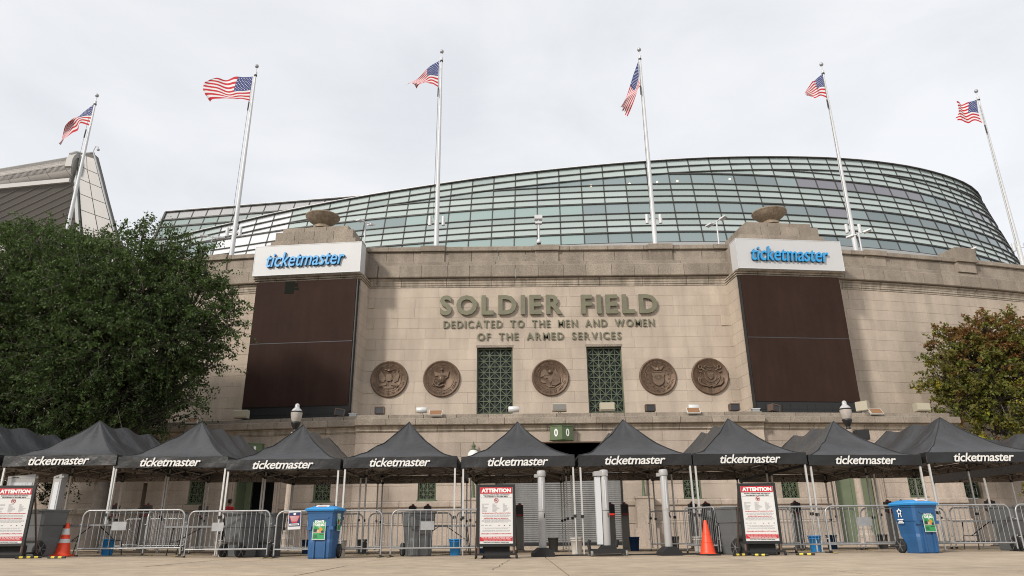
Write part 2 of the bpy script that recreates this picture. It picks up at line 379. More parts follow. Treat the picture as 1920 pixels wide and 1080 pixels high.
def courses(parent, x0, x1, zs, yf, af, m, key, D=.3, openings=(), L_=1.22, gap=.007, rnd=None, name='stone_block', off=0., jitter=.004):
    """courses of blocks between x0 and x1; openings are (x0,x1,z0,z1)"""
    rnd = rnd or random.Random(int(abs(x0 * 10)) + len(zs)); cnt = 0
    for r in range(len(zs) - 1):
        za, zb = zs[r], zs[r + 1]
        spans = [(x0, x1)]
        for (a, b, c, d) in openings:
            if c < zb - .05 and d > za + .05:
                ns = []
                for (s, e) in spans:
                    if b <= s or a >= e: ns.append((s, e)); continue
                    if a - s > .05: ns.append((s, a))
                    if e - b > .05: ns.append((b, e))
                spans = ns
        for (s, e) in spans:
            x = s; first = True
            while x < e - .02:
                ln = L_ * rnd.uniform(.82, 1.18)
                if first and r % 2: ln *= .52
                first = False
                if e - (x + ln) < L_ * .38: ln = e - x
                ln = min(ln, e - x); cx = x + ln / 2; j = rnd.uniform(-jitter, jitter)
                a = af(cx)
                o = link(name, block_mesh(ln / max(math.cos(a), .6) - gap, zb - za - gap, D, m, key), parent)
                nrm = Vector((math.sin(a), -math.cos(a), 0))
                p = Vector((cx, yf(cx), (za + zb) / 2)) + nrm * (off + j)
                o.location = p; o.rotation_euler = (0, 0, a); cnt += 1; x += ln
    return cnt
def core(parent, x0, x1, z0, z1, yf, back, thick, m, openings=(), step=1.3, name='wall_core'):
    """mortar bed and wall behind the stones, in strips that follow the curve, open at the openings"""
    b = MB(); X = sorted({x0, x1, *[o[i] for o in openings for i in (0, 1)]} | {x0 + k * step for k in range(1, int((x1 - x0) / step) + 1)})
    X = [x for x in X if x0 - 1e-6 <= x <= x1 + 1e-6]; Z = sorted({z0, z1, *[o[i] for o in openings for i in (2, 3)]}); Z = [z for z in Z if z0 <= z <= z1]
    for a, c in zip(X[:-1], X[1:]):
        if c - a < 1e-4: continue
        for za, zb in zip(Z[:-1], Z[1:]):
            mx, mz = (a + c) / 2, (za + zb) / 2
            if any(o[0] < mx < o[1] and o[2] < mz < o[3] for o in openings): continue
            ya, yb = yf(a) + back, yf(c) + back
            b.add([(a, ya, za), (c, yb, za), (c, yb + thick, za), (a, ya + thick, za), (a, ya, zb), (c, yb, zb), (c, yb + thick, zb), (a, ya + thick, zb)],
                  [(0, 1, 5, 4), (1, 2, 6, 5), (2, 3, 7, 6), (3, 0, 4, 7), (4, 5, 6, 7), (3, 2, 1, 0)])
    return b.build(name, m, parent)
def strip_pieces(parent, name, x0, x1, prof, yf, af, m, L_=1.35, gap=.02, rnd=None):
    """pieces of a moulding; prof is a closed profile of (offset towards the viewer, z)"""
    rnd = rnd or random.Random(len(name) + int(abs(x0))); x = x0; cache = {}
    while x < x1 - .05:
        ln = L_ * rnd.uniform(.9, 1.1)
        if x1 - (x + ln) < .4: ln = x1 - x
        cx = x + ln / 2; a = af(cx); l = round(ln / max(math.cos(a), .6) - gap, 2)
        if l not in cache:
            b = MB(); b.prism([(-p, z) for p, z in prof], -l / 2, l / 2, 'yz'); cache[l] = b.mesh(name, m)
        o = link(name, cache[l], parent); o.location = (cx, yf(cx), 0); o.rotation_euler = (0, 0, a); x += ln

def lattice_window(parent, x0, x1, z0, z1, y, cols, rows, rot=0., pane_back=.14, bw=.045):
    """green iron lattice of crosses and stars before a dark pane"""
    w, h = x1 - x0, z1 - z0; cx = (x0 + x1) / 2
    fr = MB(); t = .07
    for a in ((-w / 2, -w / 2 + t, 0, h), (w / 2 - t, w / 2, 0, h), (-w / 2 + t, w / 2 - t, 0, t), (-w / 2 + t, w / 2 - t, h - t, h)):
        fr.box(a[0], a[1], -.05, .06, a[2], a[3])
    mx = T(cx, y, z0, rot)
    wf = fr.build('window_frame', M['green'], parent, mx)
    gb = MB(); dx = (w - 2 * t) / cols; dz = (h - 2 * t) / rows
    for c in range(1, cols): gb.bar((-w / 2 + t + c * dx, 0, t), (-w / 2 + t + c * dx, 0, h - t), bw if c % 2 == 0 else bw * .7, .05, up=(0, 1, 0))
    for r in range(1, rows): gb.bar((-w / 2 + t, .003, t + r * dz), (w / 2 - t, .003, t + r * dz), bw if r % 2 == 0 else bw * .7, .05, up=(0, 1, 0))
    for c in range(cols):
        for r in range(rows):
            xa, xb = -w / 2 + t + c * dx, -w / 2 + t + (c + 1) * dx; za, zb = t + r * dz, t + (r + 1) * dz
            if (c + r) % 2 == 0: gb.bar((xa, .006, za), (xb, .006, zb), bw * .8, .04, up=(0, 1, 0))
            else: gb.bar((xa, .006, zb), (xb, .006, za), bw * .8, .04, up=(0, 1, 0))
    o = gb.build('iron_grille', M['green'], parent, mx)
    p = MB(); p.box(-w / 2 + .02, w / 2 - .02, pane_back, pane_back + .02, .02, h - .02); p.build('window_pane', M['darkglass'], parent, mx)
    return wf

# --- central bay of the upper wall
OPC = [(-1.99, .0, 6.0, 10.36), (4.13, 6.10, 6.0, 10.36)]
wall = thing('stone_wall', 'central bay of the stone facade carrying the raised lettering and medallions', 'stone wall')
ZC = [6.0 + .6115 * k for k in range(14)]
wall_z1 = ZC[-1]
courses(wall, -9.6, 13.7, ZC, facY, facA, M['stone'], 'stone', openings=OPC, rnd=random.Random(5), L_=1.24)
core(wall, -9.6, 13.7, 6.0, 14.5, facY, .011, .5, M['mortar_lt'], OPC)
# lintels over the tall windows
for a, b, c, d in OPC:
    strip_pieces(wall, 'window_lintel', a - .06, b + .06, [(.012, d), (.012, d + .14), (-.2, d + .14), (-.2, d)], facY, facA, M['stone_old'], L_=3)
for a, b, c, d in OPC:
    w = thing('lattice_window', 'tall green lattice window left of the central medallion' if a < 0 else 'tall green lattice window right of the central medallion', 'window', ((a + b) / 2, 38, 6.0))
    lattice_window(w, -(b - a) / 2, (b - a) / 2, 0.02, d - c - .02, .26, 6, 13)
def cornice(parent, x0, x1):
    strip_pieces(parent, 'moulding_stone', x0, x1, [(-.2, 13.95), (.03, 13.95), (.03, 14.06), (.07, 14.06), (.07, 14.18), (.10, 14.19), (.10, 14.32), (.17, 14.36), (.19, 14.43), (-.2, 14.43)], facY, facA, M['stone_mould'], L_=1.3)
    strip_pieces(parent, 'cornice_stone', x0, x1, [(-.3, 14.445), (.33, 14.47), (.36, 14.51), (.36, 15.17), (.32, 15.21), (-.3, 15.24)], facY, facA, M['stone_old'], L_=1.36)
    strip_pieces(parent, 'ledge_stone', x0, x1, [(-.3, 15.252), (.16, 15.24), (.16, 15.46), (.10, 15.50), (-.3, 15.52)], facY, facA, M['stone_old'], L_=2.6)
    strip_pieces(parent, 'parapet_stone', x0, x1, [(-.35, 15.53), (.02, 15.53), (.02, 16.13), (-.35, 16.13)], facY, facA, M['stone_old'], L_=1.7)
    strip_pieces(parent, 'coping_stone', x0, x1, [(-.45, 16.15), (.12, 16.15), (.17, 16.18), (.17, 16.41), (.12, 16.45), (-.45, 16.46)], facY, facA, M['stone_old'], L_=2.1)
    # flashing strip on the coping
    b = MB()
    n = 14
    for k in range(n):
        a, c = x0 + (x1 - x0) * k / n, x0 + (x1 - x0) * (k + 1) / n
        b.bar((a, facY(a) + .05, 16.475), (c, facY(c) + .05, 16.475), .12, .022)
    b.build('flashing', M['pole'], parent)
cornice(wall, -9.2, 13.3)
for cx in (-4.62, 2.05, 8.72):
    b = MB(); b.box(-.68, .68, -.10, .3, 15.5, 16.132); b.build('parapet_pier', M['stone_old'], wall, T(cx, 38.0, 0))
    b = MB(); b.box(-.72, .72, -.26, .3, 16.152, 16.48); b.build('pier_cap', M['stone_old'], wall, T(cx, 38.0, 0))
# --- wing walls
podL, podR = -18.7, 22.45
wl = thing('stone_wall', 'curved stone wing wall behind the big dark green tree', 'stone wall')
ZW = [-.2 + .62 * k for k in range(11)]; ZW[-1] = 6.0
courses(wl, -34, -14.0, ZC, facY, facA, M['stone'], 'stone', rnd=random.Random(8), L_=1.7)
doorL = [(-20.25, -19.1, -.3, 3.3)]
courses(wl, -30, -17.6, ZW, facY, facA, M['stone_pod'], 'pod', rnd=random.Random(9), L_=2.0, openings=doorL)
core(wl, -34, -14.0, 6.0, 14.5, facY, .011, .5, M['mortar_lt']); core(wl, -34, -14.0, -.3, 6.0, facY, .011, .5, M['mortar_lt'], doorL)
strip_pieces(wl, 'plinth_stone', -30, -20.3, [(-.1, 1.75), (.12, 1.75), (.12, 1.95), (.05, 2.02), (-.1, 2.02)], facY, facA, M['stone_mould'], L_=2)
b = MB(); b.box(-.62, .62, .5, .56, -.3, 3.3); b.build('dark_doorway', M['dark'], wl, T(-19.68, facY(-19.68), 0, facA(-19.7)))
cornice(wl, -34, -14.2)
for cx in (-17.75, -27.0):
    a = facA(cx); y = facY(cx)
    b = MB(); b.box(-.68, .68, -.10, .3, 15.5, 16.132); b.build('parapet_pier', M['stone_old'], wl, T(cx, y, 0, a))
    b = MB(); b.box(-.72, .72, -.26, .3, 16.152, 16.48); b.build('pier_cap', M['stone_old'], wl, T(cx, y, 0, a))
wr = thing('stone_wall', 'curved stone wing wall behind the reddish tree', 'stone wall')
OPR = [(25.0, 26.9, 6.9, 10.2), (24.6, 25.9, 2.1, 4.1)]
courses(wr, 18.1, 37, ZC, facY, facA, M['stone'], 'stone', rnd=random.Random(12), L_=1.62, openings=OPR)
courses(wr, 22.0, 37, [-.3, .6, 1.55, 2.1, 3.1, 4.1, 5.05, 6.0], facY, facA, M['stone_pod'], 'pod', rnd=random.Random(13), L_=2.0, openings=OPR)
core(wr, 18.1, 37, -.3, 14.5, facY, .011, .5, M['mortar_lt'], OPR); cornice(wr, 18.3, 37)
for o_ in OPR:
    cx = (o_[0] + o_[1]) / 2
    w = thing('lattice_window', 'dark lattice window half hidden by the reddish tree' if o_[2] > 5 else 'small lattice window low on the right wing wall', 'window', (cx, facY(cx), o_[2]), facA(cx))
    lattice_window(w, -(o_[1] - o_[0]) / 2, (o_[1] - o_[0]) / 2, 0.02, o_[3] - o_[2] - .02, .22, 4 if o_[2] < 5 else 6, 6 if o_[2] < 5 else 10)
for cx in (21.95, 28.15):
    a = facA(cx); y = facY(cx); big = cx > 25; h = .35 if big else 0
    b = MB(); b.box(-.68, .68, -.12 - h * .4, .5, 15.5, 16.132); b.build('parapet_pier', M['stone_old'], wr, T(cx, y, 0, a))
    b = MB(); b.box(-.74, .74, -.28 - h * .4, .9 if big else .3, 16.145, 16.47 + h * 1.7); b.build('pier_cap', M['stone_old'], wr, T(cx, y, 0, a))

# --- screen pylons with sign boxes
def pylon(cx, cy, rz, sx, side):
    t = thing('stone_pylon', f'stone pylon that holds the {side} dark video screen and sign box', 'pylon', (cx, cy, 0), rz)
    # sx=+1: the side return shows on the right
    b = MB(); b.box(-2.98, 2.98, .6, 3.2, 6.0, 14.1); b.build('pylon_core', M['mortar_lt'], t)
    zs = [6.0 + .6115 * k for k in range(14)]
    rnd = random.Random(21)
    for r in range(13):
        for sgn in (-1, 1):
            ys = [.58, 1.3, 2.1, 3.1] if r % 2 else [.58, 1.7, 3.1]
            for ya, yb in zip(ys[:-1], ys[1:]):
                bb = MB(); bb.box(0 if sgn > 0 else -.06, .06 if sgn > 0 else 0, ya + .005, yb - .005, zs[r] + .005, zs[r + 1] - .006)
                bb.build('pylon_stone', M['stone'], t, T(sgn * 2.98, 0, 0))
    def ring(name, z0, z1, hw, y0, y1, n, m=M['stone_old']):
        X = [-hw + 2 * hw * k / n for k in range(n + 1)]
        for a, c in zip(X[:-1], X[1:]):
            q = MB(); q.box(a + .011, c - .011, y0, y1, z0 + .006, z1 - .006); q.build(name, m, t)
    ring('moulding_stone', 13.97, 14.07, 3.08, .42, 3.2, 5, M['stone_mould']); ring('moulding_stone', 14.07, 14.17, 3.13, .34, 3.2, 5, M['stone_mould'])
    ring('moulding_stone', 14.17, 14.26, 3.17, .24, 3.2, 5, M['stone_mould']); ring('cornice_stone', 14.27, 16.0, 2.95, .9, 3.3, 3)
    ring('attic_stone', 16.0, 16.30, 2.78, .5, 3.3, 4); ring('attic_stone', 16.30, 16.56, 2.52, .58, 3.2, 3)
    ring('attic_stone', 16.56, 17.14, 2.32, .68, 3.1, 4); ring('attic_stone', 17.14, 17.44, 1.97, .80, 2.95, 3)
    # screen
    s = thing('video_screen', f'{side} switched off dark brown video screen on its pylon', 'screen', (cx, cy, 0), rz, 'dark video screens')
    b = MB(); b.box(-2.93, 2.84, .30, .34, 6.92, 10.36); b.build('screen_panel', M['led'], s)
    b = MB(); b.box(-2.93, 2.84, .30, .34, 10.40, 13.95); b.build('screen_panel', M['led'], s)
    b = MB(); b.box(-2.92, 2.83, .298, .33, 10.362, 10.398); b.build('screen_seam', M['seam'], s)
    b = MB(); b.box(-2.95, 2.86, .345, .62, 6.5, 13.96); b.build('screen_cabinet', M['black'], s)
    if side == 'left':
        b = MB()
        b.box(-1.25, -.72, .288, .299, 13.22, 13.94); b.box(-.72, -.52, .288, .299, 13.62, 13.84); b.box(-.72, -.45, .288, .299, 13.42, 13.55); b.build('dead_modules', M['led_dead'], s)
    b = MB(); b.box(-2.93, 2.9, .36, .60, 6.02, 6.86)
    for k in range(13): b.box(-2.9 + k * .46, -2.87 + k * .46, .345, .37, 6.05, 6.8)
    b.build('base_skirt', M['black'], s)
    b = MB(); b.box(2.87 * 1, 2.93, .30, .62, 6.6, 13.9) if sx > 0 else b.box(-2.99, -2.95, .30, .62, 6.6, 13.9); b.build('screen_edge', M['black'], s)
    # sign box
    g_ = thing('sign_box', f'white sign box with raised blue lettering above the {side} video screen', 'sign', (cx, cy, 0), rz, 'white sign boxes')
    b = MB(); b.box(-3.08, 3.08, 0, .86, 14.24, 16.02); b.build('sign_cabinet', M['signbox'], g_)
    b = MB()
    for z in (14.235, 16.0): b.box(-3.095, 3.095, -.012, .875, z, z + .03)
    for x in (-3.095, 3.065): b.box(x, x + .03, -.011, .03, 14.266, 15.999)
    b.build('cabinet_trim', M['pole'], g_)
    me = text_fit('ticketmaster', 4.5, .86, .09, [M['blue_letter']], bold=.006, shear=.22, spacing=1.0, res=4)
    link('sign_lettering', me, g_, T(-.05, -.06, 15.12))
    me2 = text_fit('ticketmaster', 4.53, .885, .055, [M['navy_letter']], bold=.012, shear=.22, spacing=1.0, res=3)
    link('letter_backing', me2, g_, T(-.05, -.002, 15.115))
    # bowl
    bo = thing('stone_bowl', f'wide shallow stone bowl on the {side} pylon', 'bowl', (cx, cy, 0), rz, 'stone bowls on the pylons')
    bo.location = Matrix.Rotation(rz, 3, 'Z') @ Vector((.12 * sx, 1.45, 17.76)) + Vector((cx, cy, 0))
    b = MB(); b.lathe([(.5, -.22), (.5, -.04), (.37, -.03), (.35, .04), (.40, .08), (.60, .22), (.80, .40), (.93, .56), (.975, .64), (1.0, .66), (1.0, .73), (.96, .75), (.88, .72), (.6, .58), (.2, .46), (.05, .44)], 40)
    me_ = b.mesh('bowl', M['bowl']); me_.transform(Matrix.Scale(.86, 4, (0, 0, 1))); link('bowl', me_, bo)
    return t
pylon(-11.47, 36.3, R(-5.7), 1, 'left')
pylon(15.61, 36.33, R(6.0), -1, 'right')

# --- lettering on the wall
sg = thing('wall_lettering', 'large raised olive metal capitals naming the stadium on the central wall', 'lettering', (2.04, 37.99, 12.25))
rows = [('SOLDIER', -4.12, 2.86, 12.24, 1.16, .12, .17), ('FIELD', 3.93, 8.28, 12.24, 1.14, .12, .17)]
for s, a, c, z, h, dpt, gap in rows:
    for me in letters(s, c - a, h, dpt, gap, .5, M['letter'], bold=.035): link('letter', me, sg, T(a - 2.04, -.05, z - 12.25))
sg2 = thing('wall_lettering', 'two smaller lines of raised olive capitals dedicated to the armed services', 'lettering', (2.04, 37.99, 11.5))
for s, a, c, z, h in (('DEDICATED TO THE MEN AND WOMEN', -3.9, 8.04, 11.50, .43), ('OF THE ARMED SERVICES', -1.98, 6.12, 10.77, .42)):
    for me in letters(s, c - a, h, .05, .22, .66, M['letter'], bold=.012): link('letter', me, sg2, T(a - 2.04, -.02, z - 11.5))

# --- medallions
def arc_text(b_parent, s, r, h, a0, a1, cx, m):
    me0 = None
    n = len(s)
    for i, ch in enumerate(s):
        if ch == ' ': continue
        a = a0 + (a1 - a0) * (i + .5) / n
        me, lo, hi = text_mesh(ch, .2, .015); k = h / .73
        for v in me.vertices:
            pass
        X = []
        up = 1 if a1 < a0 else -1
        for v in me.vertices:
            x = (v.co.x - (lo[0] + hi[0]) / 2) * k; y = (v.co.y - .36) * k; z = (v.co.z + .1) * .1
            rr = r + y * up; aa = a - (x * up) / r
            X.append((math.cos(aa) * rr, -.075 - z, math.sin(aa) * rr))
        b_parent.add(X, [tuple(p.vertices) for p in me.polygons], 0)
def star(b, cx, cz, r, y0, y1, n=5, inner=.42, rot=PI / 2):
    b.prism([(cx + math.cos(rot + k * PI / n) * r * (1 if k % 2 == 0 else inner), cz + math.sin(rot + k * PI / n) * r * (1 if k % 2 == 0 else inner)) for k in range(2 * n)], y0, y1, 'xz')
def medallion(kind, X, label):
    t = thing('bronze_medallion', label, 'medallion', (X, 37.99, 8.61), 0, 'bronze medallions on the wall')
    b = MB(); N_ = 56
    prof = [(1.02, 0.0), (1.03, -.03), (1.0, -.11), (.95, -.115), (.92, -.07), (.0, -.07)]
    V = [(r * math.cos(2 * PI * k / N_), y, r * math.sin(2 * PI * k / N_)) for r, y in prof for k in range(N_)]
    b.add(V, [(i * N_ + k, i * N_ + (k + 1) % N_, (i + 1) * N_ + (k + 1) % N_, (i + 1) * N_ + k) for i in range(len(prof) - 1) for k in range(N_)], 0, True)
    disc = b.build('medallion_disc', M['bronze'], t)
    rb = MB()
    def ringt(r, w, y=-.09):
        rb.tube([(r * math.cos(2 * PI * k / 48), y + .012, r * math.sin(2 * PI * k / 48)) for k in range(49)], w, 5, cap=False)
    if kind in (1, 2, 4):
        for k in range(72): a = 2 * PI * k / 72; rb.box(-.02, .02, -.125, -.1, -.012, .012, mtx=Matrix.Rotation(-a, 4, 'Y') @ Matrix.Translation((.975, 0, 0)))
    rb.build('rope_rim', M['bronze_lt'], t) if rb.v else None
    rb = MB()
    if kind != 4: ringt(.68, .014)
    arcs = {0: ('DEPARTMENT OF THE ARMY', 'UNITED STATES OF AMERICA'), 1: ('DEPARTMENT OF THE NAVY', 'UNITED STATES MARINE CORPS'), 2: ('DEPARTMENT OF THE NAVY', 'UNITED STATES OF AMERICA'), 3: ('DEPARTMENT OF THE AIR FORCE', 'UNITED STATES OF AMERICA'), 4: ('UNITED STATES', 'COAST GUARD 1790')}[kind]
    R0, H0 = (.80, .11) if kind != 4 else (.43, .07)
    arc_text(rb, arcs[0], R0, H0, R(168), R(12), 0, None); arc_text(rb, arcs[1], R0, H0, R(192), R(348), 0, None)
    rb.build('rim_lettering', M['bronze_lt'], t)
    e = MB(); y0, y1 = -.06, -.115
    if kind == 0:   # cuirass between flags, cannon and mortar
        e.prism([(-.13, .25), (.13, .25), (.17, .05), (.08, -.12), (-.08, -.12), (-.17, .05)], y0, y1 - .03); e.lathe([(.11, 0), (.12, .05), (.07, .11), (.01, .13)], 12, c=(0, -.1, .42))
        for sx in (-1, 1):
            e.prism([(sx * .16, .02), (sx * .44, .46), (sx * .58, .2), (sx * .5, -.12), (sx * .3, -.2)], y0, y1); e.bar((sx * .08, -.12, -.15), (sx * .52, -.12, .5), .03)
            e.prism([(sx * .12, -.22), (sx * .5, -.3), (sx * .52, -.4), (sx * .12, -.36)], y0, y1 - .02); e.tube([(sx * .4 + .1 * math.cos(k * PI / 6), -.12, -.36 + .1 * math.sin(k * PI / 6)) for k in range(13)], .018, 5)
            e.tube([(sx * .12, -.13, .5), (sx * .3, -.13, .55), (sx * .38, -.13, .46), (sx * .25, -.13, .38)], .025, 5)
        e.prism([(-.3, -.42), (.3, -.42), (.26, -.54), (-.26, -.54)], y0, y1)
    elif kind == 1:  # globe, anchor, eagle
        e.lathe([(.0, .24), (.12, .21), (.2, .14), (.235, 0), (.2, -.14), (.12, -.21), (.0, -.24)], 20, c=(0, -.04, -.04))
        for k in (-1, 0, 1): e.tube([(.1 * k * math.cos(a_ * PI / 8), -.28 + abs(k) * .03, -.04 + .22 * math.sin(a_ * PI / 8)) for a_ in range(-4, 5)], .01, 4)
        e.prism([(-.42, .38), (-.05, .26), (.0, .44), (.05, .26), (.42, .38), (.36, .12), (.1, .16), (-.1, .16), (-.36, .12)], y0, y1 - .02)
        e.tube([(-.38, -.14, .02), (-.42, -.14, -.2), (-.3, -.14, -.4), (-.08, -.14, -.46), (.12, -.14, -.36)], .04, 6); e.bar((.36, -.13, .12), (-.3, -.13, -.42), .045)
        for a_ in range(7): e.box(-.03, .03, -.14, -.1, -.03, .03, mtx=Matrix.Translation((-.4 + .1 * math.sin(a_), 0, -.1 - .05 * a_)))
        e.lathe([(.06, -.05), (.085, 0), (.06, .06), (.01, .08)], 10, c=(0, -.12, .48))
    elif kind == 2:  # eagle with shield and sweeping wing
        e.prism([(-.1, .2), (-.3, .5), (-.5, .3), (-.56, 0), (-.42, .06), (-.3, -.08), (-.1, 0)], y0, y1); e.prism([(.05, .05), (.3, .5), (.36, .3), (.5, .1), (.54, -.3), (.3, -.44), (.05, -.42)], y0, y1 - .02)
        for k in range(6): e.bar((.1 + .06 * k, -.14, -.38 + .03 * k), (.24 + .05 * k, -.14, .3 - .06 * k), .018)
        e.prism([(-.16, .08), (.12, .08), (.12, -.14), (-.02, -.32), (-.16, -.14)], y0, y1 - .05); e.lathe([(.02, -.1), (.11, -.05), (.12, .04), (.05, .12), (.01, .13)], 12, c=(-.02, -.1, .3))
        e.tube([(-.14, -.12, .12), (-.3, -.12, .16), (-.4, -.12, .05)], .03, 5); e.prism([(-.5, -.1), (-.3, -.2), (-.24, -.3), (-.42, -.32), (-.56, -.22)], y0, y1)
        for k in range(5): star(e, -.3 + .15 * k, .56 - .05 * abs(k - 2), .035, y0 - .02, y1)
        e.prism([(-.3, -.4), (.1, -.48), (.3, -.46), (.2, -.54), (-.1, -.56)], y0, y1)
    elif kind == 3:  # shield with crest, ring of stars
        e.prism([(-.36, .12), (-.3, .2), (.3, .2), (.36, .12), (.3, -.02), (.3, -.3), (.2, -.44), (0, -.54), (-.2, -.44), (-.3, -.3), (-.3, -.02)], y0, y1 - .03)
        for k in range(16): a_ = 2 * PI * k / 16; e.bar((.08 * math.cos(a_), -.155, -.04 + .06 * math.sin(a_)), (.24 * math.cos(a_), -.155, -.04 + .15 * math.sin(a_)), .022)
        e.bar((-.24, -.12, .25), (.24, -.12, .25), .05)
        for sx in (-1, 1): e.prism([(sx * .03, .3), (sx * .18, .36), (sx * .36, .58), (sx * .2, .54), (sx * .06, .46)], y0, y1 - .03)
        e.lathe([(.1, -.1), (.12, 0), (.07, .09), (.01, .1)], 10, c=(0, -.1, .42))
        for k in range(13):
            a_ = R(90 + (k - 6) * 25); star(e, .575 * math.cos(a_), .575 * math.sin(a_) - .02, .045, y0 - .02, y1)
    else:            # crossed anchors, rope ring, shield
        e.tube([(.34 * math.cos(2 * PI * k / 32), -.1, .34 * math.sin(2 * PI * k / 32)) for k in range(33)], .016, 5); e.tube([(.52 * math.cos(2 * PI * k / 36), -.1, .52 * math.sin(2 * PI * k / 36)) for k in range(37)], .018, 5)
        e.prism([(-.16, .16), (.16, .16), (.16, -.06), (0, -.2), (-.16, -.06)], y0, y1 - .04)
        for k in range(6): e.bar((-.13 + .052 * k, -.165, -.06), (-.13 + .052 * k, -.165, .1), .018)
        for sx in (-1, 1):
            e.tube([(sx * .52 + .1 * math.cos(k * PI / 6), -.12, .5 + .1 * math.sin(k * PI / 6)) for k in range(13)], .03, 6); e.bar((sx * .46, -.12, .44), (sx * .3, -.12, .3), .06); e.bar((sx * .22, -.13, .6), (sx * .34, -.13, .46), .05); e.bar((sx * .62, -.13, .28), (sx * .5, -.13, .2), .05)
            e.tube([(sx * .68, -.12, -.08), (sx * .66, -.12, -.34), (sx * .5, -.12, -.5), (sx * .28, -.12, -.54), (sx * .06, -.12, -.62)], .04, 6); e.prism([(sx * .58, -.02), (sx * .74, -.16), (sx * .56, -.2)], y0, y1); e.bar((sx * .56, -.12, -.1), (sx * .62, -.12, -.42), .04)
        e.tube([(.4 * math.cos(R(a_)), -.13, -.16 + .4 * math.sin(R(a_))) for a_ in range(220, 325, 10)], .035, 6)
    e.build('emblem_relief', M['bronze_lt'], t)
    s_ = MB(); s_.box(-.011, .011, -.082, -.066, -.93, .93); s_.build('casting_seam', M['seam'], t)
medallion(0, -6.83, 'leftmost bronze medallion, a breastplate between flags and cannon')
medallion(1, -3.93, 'bronze medallion with globe and anchor, left of the left lattice window')
medallion(2, 2.07, 'central bronze medallion between the two lattice windows, eagle with raised wing')
medallion(3, 8.0, 'bronze medallion with a shield under a crest and ring of stars')
medallion(4, 10.88, 'rightmost bronze medallion with crossed anchors around a round rope ring')
# ------------------------------------------------------------------ podium with terrace
def podY(x):
    if -7.82 <= x <= 12.42: return 35.0
    return 35.3 + ((-7.82 - x) * .145 if x < 0 else (x - 12.42) * .085)
def podA(x): return 0. if -7.82 <= x <= 12.42 else (math.atan(-.145) if x < 0 else math.atan(.085))
DOORL = (-13.95, -11.8, -.3, 3.85); DOORC = (-.9, 5.32, -.3, 4.76); DOORR = (15.7, 17.95, -.3, 3.85)
WINS = [(-16.0, 2.05), (-9.42, 2.07), (-4.2, 2.06), (8.62, 2.02), (13.5, 1.98), (20.0, 2.05)]
ops = [DOORL, DOORC, DOORR] + [(x - .44, x + .44, z, z + 1.15) for x, z in WINS]
pod = thing('stone_podium', 'low stone gate building with projecting ledge below the upper wall', 'gate building')
ZP = [2.02, 2.72, 3.4, 4.08, 4.76, 5.3]
for a, c in ((podL, -7.82), (-7.82, 12.42), (12.42, podR)):
    e = 1e-3
    yf = (lambda x, a=a, c=c: podY(min(max(x, a + e), c - e))); af = (lambda x, a=a, c=c: podA(min(max(x, a + e), c - e)))
    courses(pod, a, c, ZP, yf, af, M['stone_pod'], 'pod', openings=ops, L_=2.15, rnd=random.Random(31), D=.35)
    courses(pod, a, c, [-.3, .92], yf, af, M['stone_pod'], 'pod', openings=ops, L_=2.0, rnd=random.Random(32), D=.4, off=.10)
    courses(pod, a, c, [1.02, 1.72], yf, af, M['stone_pod'], 'pod', openings=ops, L_=2.4, rnd=random.Random(33), D=.35, off=.0)
    core(pod, a, c, -.3, 5.9, yf, .02, .5, M['mortar_lt'], ops, 50)
    spans = []; x = a
    for d in sorted([DOORL, DOORC, DOORR]):
        if d[0] > a and d[1] < c: spans.append((x, d[0])); x = d[1]
    spans.append((x, c))
    for s, t_ in spans:
        strip_pieces(pod, 'plinth_stone', s, t_, [(-.2, .925), (.13, .925), (.13, .97), (.05, 1.015), (-.2, 1.015)], yf, af, M['stone_pod'], L_=2.1)
        strip_pieces(pod, 'sill_stone', s, t_, [(-.2, 1.725), (.06, 1.725), (.09, 1.76), (.09, 1.95), (.04, 2.015), (-.2, 2.015)], yf, af, M['stone_pod'], L_=2.3)
    strip_pieces(pod, 'moulding_stone', a, c, [(-.2, 5.305), (.04, 5.305), (.04, 5.36), (.10, 5.36), (.10, 5.50), (.17, 5.54), (.17, 5.59), (-.2, 5.59)], yf, af, M['stone_mould'], L_=1.35)
    strip_pieces(pod, 'cornice_stone', a - (.3 if a == podL else 0), c + (.3 if c == podR else 0), [(-.3, 5.602), (.34, 5.602), (.37, 5.63), (.37, 5.91), (.33, 5.935), (-.3, 5.95)], yf, af, M['stone_old'], L_=1.42)
    strip_pieces(pod, 'ledge_stone', a, c, [(-.4, 5.955), (.04, 5.945), (.06, 5.96), (.06, 6.15), (.02, 6.165), (-.4, 6.17)], yf, af, M['stone_old'], L_=1.7)
# terrace roof and end walls
b = MB(); X = [podL, -14, -7.82, 2, 12.42, 18, podR]
for a, c in zip(X[:-1], X[1:]):
    ya, yc = podY(a + .001 if a == podL else a) + .3, podY(c) + .3
    b.add([(a, ya + .2, 5.9), (c, yc + .2, 5.9), (c, 41, 5.9), (a, 41, 5.9), (a, ya + .2, 6.0), (c, yc + .2, 6.0), (c, 41, 6.0), (a, 41, 6.0)], [(0, 1, 5, 4), (1, 2, 6, 5), (2, 3, 7, 6), (3, 0, 4, 7), (4, 5, 6, 7), (3, 2, 1, 0)])
b.build('terrace_roof', M['sill_lt'], pod)
b = MB()
b.box(podR - .35, podR - .02, podY(podR) + .36, facY(podR) + .1, -.3, 5.9); b.box(podL + .02, podL + .35, podY(podL) + .36, facY(podL) + .1, -.3, 5.9); b.build('end_wall', M['stone_pod'], pod)
